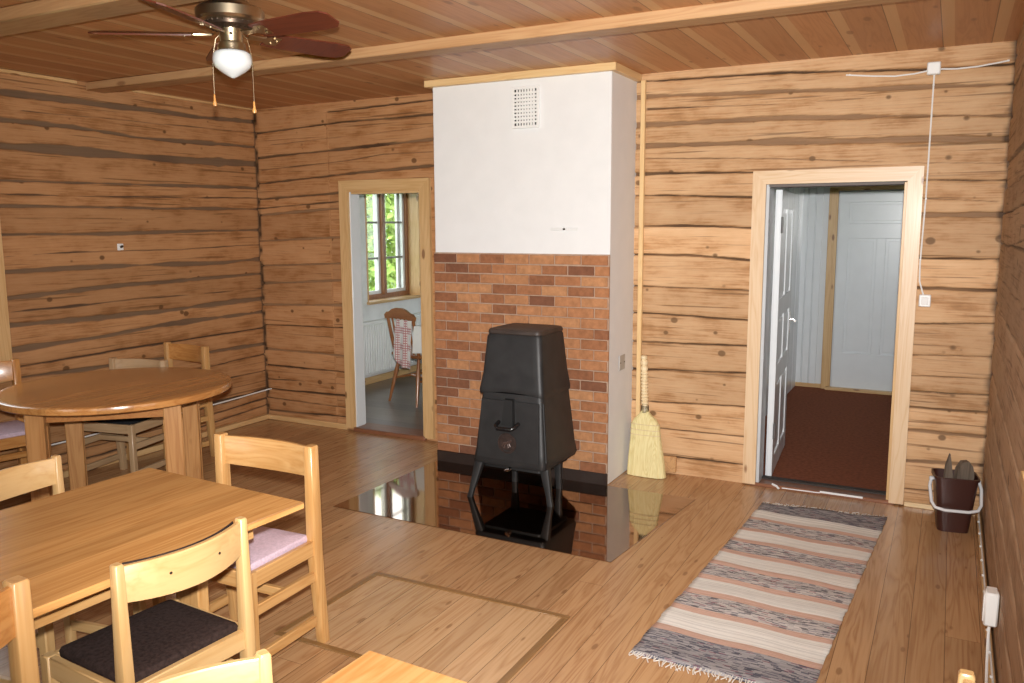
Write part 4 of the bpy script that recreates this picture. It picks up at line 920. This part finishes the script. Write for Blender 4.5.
# ------------------------------------------------------------ chairs
def make_chair(name, label, wd, seat_m, group, back_pad=None, scale=1.0, panel=None, rails=True, bulge=.046, hw=.207, yf_=-.15, HB=.80, post=((.019, .019), (.020, .025), (.019, .022)), kick=.03, ph=.112):
    """origin on the floor under the middle of the seat, facing -y"""
    t = thing(name, label, 'chair', (0, 0, 0), 0, group)
    yb = .20; e_ = HB - .80; ym = (yb + yf_) / 2; dl = yb - yf_ - .03; hd = (yb - yf_) / 2
    for s in (-1, 1):
        m = MB(); f = lambda p: Vector((p.x, p.y + .0, p.z))
        rings = []
        (f0, f1), (m0, m1), (t0, t1) = post
        for zz, sx_, sy_ in ((0, f0, f1), (.38, m0, m1), (.47, m0, m1), (HB - .005, t0, t1), (HB, t0 - .003, t1 - .003)):
            rings.append([Vector((s * hw + x, yb + y + (kick if zz == 0 else 0), zz)) for x, y in rrect(sx_, sy_, .004, 2)])
        m.loft(rings); m.build('leg', wd('z'), t)
    for s in (-1, 1):
        m = MB(); m.box((s * hw, yf_, .217), (.036, .036, .434), .004); m.build('leg', wd('z'), t)
    for s in (-1, 1): MB().box((s * (hw + .002), ym, .402), (.022, dl, .060), .003).build('side_rail', wd('y'), t)
    for yy in (yb, yf_): MB().box((0, yy, .402), (2 * hw - .03, .022, .060), .003).build('cross_rail', wd('x'), t)
    if rails:
        for s in (-1, 1):
            for zz in (.285, .105): MB().box((s * hw, ym, zz), (.020, dl, .040), .003).build('stretcher', wd('y'), t)
        m = MB(); m.box((0, ym, .285), (2 * hw, .020, .036), .003); m.build('cross_stretcher', wd('x'), t)
    m = MB(); g1 = [(.176, .178, .022)]
    m.loft([[Vector((x, ym + y, zz)) for x, y in rrect(hw - a, hd - b, .012, 3)] for zz, a, b in ((.424, .016, .013), (.440, .014, .012), (.449, .018, .016), (.453, .030, .028), (.455, .10, .09))])
    m.build('seat', seat_m, t)
    # curved back rest between the posts
    N = 15; zt0, zt1 = HB - .008 - ph, HB - .008
    def arc(u): return .006 + bulge * (1 - u * u)
    m = MB(); rings = []
    for i in range(N):
        u = -1 + 2 * i / (N - 1); x = u * (hw - .012); y = yb - .004 + arc(u)
        dip = .010 * (1 - u * u)
        rings.append([Vector((x, y + dy, zz)) for dy, zz in ((-.009, zt0 - dip), (.009, zt0 - dip), (.0095, zt1 - .004), (.006, zt1), (-.006, zt1), (-.009, zt1 - .004))])
    m.loft(rings); bp = m.build('backrest', (panel or wd)('x'), t)
    if back_pad:
        m = MB(); rings = []
        for i in range(N):
            u = -1 + 2 * i / (N - 1); x = u * (hw - .022); y = yb - .004 + arc(u); dip = .010 * (1 - u * u)
            rings.append([Vector((x, y + dy, zz)) for dy, zz in ((-.0085, zt0 + .006 - dip), (-.0085, zt1 + .002), (-.013, zt1 + .002), (-.019, zt1 - .006), (-.019, zt0 + .012 - dip))])
        m.loft(rings); m.build('back_pad', back_pad, t)
    for u in (-.42, .42):
        m = MB(); m.lathe([(.0045, 0), (.004, .002), (.001, .0025)], (0, 0, 0), 8)
        m.v = [Vector((u * (hw - .012), yb - .004 + arc(u) + .0085, (zt0 + zt1) / 2)) + Matrix.Rotation(R(-90), 3, 'X') @ p for p in m.v]
        m.build('screw', M['screw'], bp)
    t.scale = (scale,) * 3
    return t
def put(t, x, y, rz): t.location = (x, y, 0); t.rotation_euler = (0, 0, R(rz)); return t
G1, G2, G3 = 'chairs around the rectangular table', 'chairs around the round table', 'chairs at the near table'
LOW = dict(hw=.198, HB=.775, post=((.014, .015), (.016, .020), (.0125, .0145)), kick=.0, ph=.098)
put(make_chair('dining_chair', 'pine chair with mauve seat at the far end of the rectangular table', pine, M['pink_cloth'], G1, bulge=.034, hw=.226), 2.734, -3.022, 2.0)
put(make_chair('dining_chair', 'pale chair with dark brown seat, its curved back turned to us at the rectangular table', birch, M['dark_cloth'], G1, M['dark_cloth'], **LOW), 3.037, -3.646, -94)
chD = put(make_chair('dining_chair', 'pale chair behind the rectangular table facing us across its left side', birch, M['dark_cloth'], G1, **LOW), 2.350, -3.450, 98)
put(make_chair('dining_chair', 'amber-backed chair cut off at the left edge, nearest along the rectangular table', pine, M['dark_cloth'], G1, None, 1.045, amber), 3.008, -4.322, -92)
chE = copy_tree(chD); chE['label'] = 'pale chair at the bottom edge, only its bright backrest top showing'; chE['group'] = G3; put(chE, 3.995, -4.272, 70)
chF = copy_tree(chD); chF['label'] = 'chair at the lower right of which only one post tip shows'; chF['group'] = G3; put(chF, 4.932, -3.656, -90)
put(make_chair('dining_chair', 'amber chair standing against the corner behind the round table', pine, M['dark_cloth'], G2, None, .99, amber), .275, -1.265, -4)
put(make_chair('dining_chair', 'greyish chair with black seat tucked under the round table', greyp, M['black_cloth'], G2, None, .955), .435, -1.735, 12)
put(make_chair('dining_chair', 'amber chair with mauve seat by the left wall beside the round table', amber, M['pink_cloth'], G2, None, 1.05), .283, -2.45, 77)

# ------------------------------------------------------------ kitchen: radiator, chair, table, cloths
ra = thing('radiator', 'white ribbed radiator under the kitchen window', 'radiator', (-.18, 2.02, .11))
m = MB(); m.box((.075, 0, .265), (.02, 1.26, .53), .006)
for i in range(31): m.box((.088, -.60 + i * .04, .265), (.014, .026, .49), .006)
m.build('front_panel', M['radiator'], ra)
m = MB(); m.box((.045, 0, .535), (.075, 1.26, .012), .003); m.box((.045, -.63, .265), (.07, .006, .53), .002); m.box((.045, .63, .265), (.07, .006, .53), .002); m.build('casing', M['radiator'], ra)
m = MB(); m.tube([(.06, -.66, .05), (.06, -.70, .05), (.06, -.70, -.10)], .009, 8); m.tube([(.06, -.64, .05), (.06, -.72, .05)], .02, 10); m.build('valve', M['white_plastic'], ra)
so = thing('wall_socket', 'dark socket on the kitchen wall left of the radiator', 'socket', (-.18, 1.365, .22))
m = MB(); m.box((.02, 0, 0), (.04, .07, .07), .005); m.build('housing', plain('black_plastic', (.02, .02, .02), .4), so)
m = MB(); m.box((-.168, (T + K1) / 2, .035), (.024, K1 - T, .07), .003); struct(m, 'baseboard_kitchen', trimw('y'))

kc = thing('kitchen_chair', 'brown spindle-back chair seen through the kitchen doorway', 'chair', (.80, 1.18, 0), R(180 - 18))
kc.location.x = .775
kw = lambda ax: wood('brown_chair', (.32, .125, .04), (.22, .07, .02), ax, .3, .4, knots=0)
# faces -y in its own frame, so turned to face away from the door
m = MB(); seat = [(-.20, .19), (-.21, 0), (-.20, -.17), (-.14, -.21), (.14, -.21), (.20, -.17), (.21, 0), (.20, .19)]
m.loft([[Vector((x * k, y * k, z)) for x, y in seat] for z, k in ((.425, .94), (.435, 1), (.455, 1), (.462, .96), (.457, .7))]); m.build('seat', kw('y'), kc)
for sx in (-1, 1):
    for sy in (-1, 1):
        a0 = Vector((sx * .14, sy * .14, .43)); a1 = Vector((sx * .205, sy * .225, 0))
        m = MB(); m.tube([a0.lerp(a1, t) for t in (0, .2, .35, .5, .7, 1)], [.014, .017, .021, .018, .016, .011], 10); m.build('leg', kw('z'), kc)
m = MB(); q = .45
for sx in (-1, 1): m.tube([(sx * .172, -.18, .22), (sx * .172, 0, .22), (sx * .172, .18, .22)], [.009, .013, .009], 8)
m.tube([(-.172, 0, .22), (0, 0, .22), (.172, 0, .22)], [.009, .013, .009], 8); m.build('stretcher', kw('x'), kc)
for sx in (-1, 1):
    m = MB(); m.tube([(sx * .175, .165, .45), (sx * .182, .20, .62), (sx * .188, .235, .80)], [.015, .017, .014], 10); m.build('post', kw('z'), kc)
for i in range(5):
    x = -.11 + i * .055; m = MB(); m.tube([(x, .17, .45), (x * 1.05, .205, .62), (x * 1.08, .235, .80)], [.008, .010, .008], 8); m.build('spindle', kw('z'), kc)
m = MB(); prof = [(-.215, .775), (-.09, .785), (.09, .785), (.215, .775), (.222, .81), (.19, .835), (.15, .842), (.10, .868), (.04, .882), (-.04, .882), (-.10, .868), (-.15, .842), (-.19, .835), (-.222, .81)]
m.prism(prof, .228, .252, lambda u, v, q_: Vector((u, q_ - .02 * abs(u), v))); m.build('crest_rail', kw('x'), kc)

kt = thing('kitchen_table', 'kitchen table under a white cloth at the doorway edge', 'table', (1.40, 1.235, 0))
m = MB(); m.box((0, 0, .725), (.92, .78, .03), .004); m.build('tabletop', pine('x'), kt)
for sx in (-1, 1):
    for sy in (-1, 1):
        m = MB(); m.box((sx * .38, sy * .31, .355), (.05, .05, .71), .004); m.build('leg', pine('z'), kt)
def check_mat(name, ground, red, band, axis2=True):
    t = NT(name); o = t.sep(t.obj())
    def lines(c, per, wd): return t.math('LESS_THAN', t.math('FRACT', t.math('DIVIDE', c, per)), wd)
    a = t.math('MAXIMUM', lines(o[0], .022, .34), lines(o[2], .022, .34))
    big = t.math('MAXIMUM', lines(o[0], .11, .42), lines(t.math('ADD', o[2], .02), .15, .40)) if band else 1.0
    fac = t.math('MULTIPLY', a, big) if band else a
    col = t.mix(t.math('MULTIPLY', fac, .8), ground, red)
    t.bump(t.noise(t.obj(), 300, 2), .2, .001); return t.set(col, .9, 0, .1)
def drape(mm, x0, x1, y0, y1, zt, drop, amp=.010):
    n = 60; per = []
    pts = []
    for a, b in (((x0, y0), (x1, y0)), ((x1, y0), (x1, y1)), ((x1, y1), (x0, y1)), ((x0, y1), (x0, y0))):
        for i in range(n // 4): f = i / (n // 4); pts.append((a[0] + (b[0] - a[0]) * f, a[1] + (b[1] - a[1]) * f))
    cx, cy = (x0 + x1) / 2, (y0 + y1) / 2
    rings = []
    for z, g in ((0, 0), (-.006, .004), (-.05, .010), (-drop * .5, .016), (-drop, .022)):
        k = g / .022; ring_ = []
        for i, (x, y) in enumerate(pts):
            d = Vector((x - cx, y - cy, 0)).normalized(); w_ = amp * k * math.sin(i * 1.35)
            ring_.append(Vector((x, y, zt + z + (.0 if k < 1 else .008 * math.sin(i * .8)))) + d * (g + w_))
        rings.append(ring_)
    mm.loft([[Vector((cx + (p.x - cx) * .02, cy + (p.y - cy) * .02, zt)) for p in rings[0]]] + rings, cap=False)
m = MB(); drape(m, .935, 1.865, .840, 1.630, .743, .24); o = m.build('tablecloth', plain('white_linen', (.74, .73, .69), .9, spec=.1), None, 60, recalc=True); tag(o, 'white cloth draped over the kitchen table', 'tablecloth')
m = MB(); g = []
for i in range(15):
    u = i / 14; row = []
    for j in range(21):
        v = j / 20; fold = .010 * math.sin(u * 14) * min(1, v * 2)
        cut = v * (.30 + .13 * math.sin(min(1, u * 1.6) * PI * .5 + .2))
        row.append(Vector((-.13 + u * .24 - .02 * v * (1 - u), .012 - fold - .02 * v, .10 - cut)))
    g.append(row)
m.sheet(g); o = m.build('tea_towel', check_mat('red_check', (.72, .68, .64), (.42, .05, .06), True), None, 60, recalc=False); solidify(o, .003, 0)
o.location = (.775, .90, .68); o.rotation_euler = (0, 0, R(-18)); tag(o, 'red and white checked cloth hanging over the kitchen chair back', 'cloth')

# ------------------------------------------------------------ trees outside the kitchen window
def tree(name, label, loc, h, rad, n, mat, seed):
    r_ = random.Random(seed); t = thing(name, label, 'tree', loc)
    m = MB(); m.tube([(0, 0, 0), (.05, .02, h * .3), (-.03, .05, h * .6), (0, 0, h * .9)], [.12, .09, .06, .02], 8)
    for i in range(9):
        a = r_.uniform(0, 2 * PI); z = h * r_.uniform(.2, .75); m.tube([(0, 0, z), (rad * .6 * math.cos(a), rad * .6 * math.sin(a), z + h * .15)], [.035, .008], 6)
    m.build('trunk', M['trunk'], t)
    m = MB()
    for i in range(n):
        while True:
            p = Vector((r_.uniform(-1, 1), r_.uniform(-1, 1), r_.uniform(-1, 1)))
            if .25 < p.length < 1: break
        p = Vector((p.x * rad, p.y * rad, h * .55 + p.z * h * .48)); s = r_.uniform(.05, .12)
        u = Vector((r_.uniform(-1, 1), r_.uniform(-1, 1), r_.uniform(-1, 1))).normalized(); v = u.cross(Vector((r_.uniform(-1, 1), r_.uniform(-1, 1), .3))).normalized()
        m.add([p - u * s, p + v * s * .5, p + u * s, p - v * s * .5], [[0, 1, 2, 3]])
    m.build('foliage', mat, t, 0, recalc=False)
    return t
tree('leafy_tree', 'green leafy tree in the left panes of the kitchen window', (-5.0, 8.3, -.2), 4.0, 1.5, 5200, M['leaf'], 1)
tree('leafy_tree', 'yellow-green leafy tree in the right panes of the kitchen window', (-7.6, 13.2, -.2), 5.2, 1.9, 5200, M['leaf_y'], 2)
tree('leafy_tree', 'darker leafy tree furthest back beyond the kitchen window', (-11.5, 15.6, -.2), 5.5, 2.4, 6000, M['leaf'], 3)
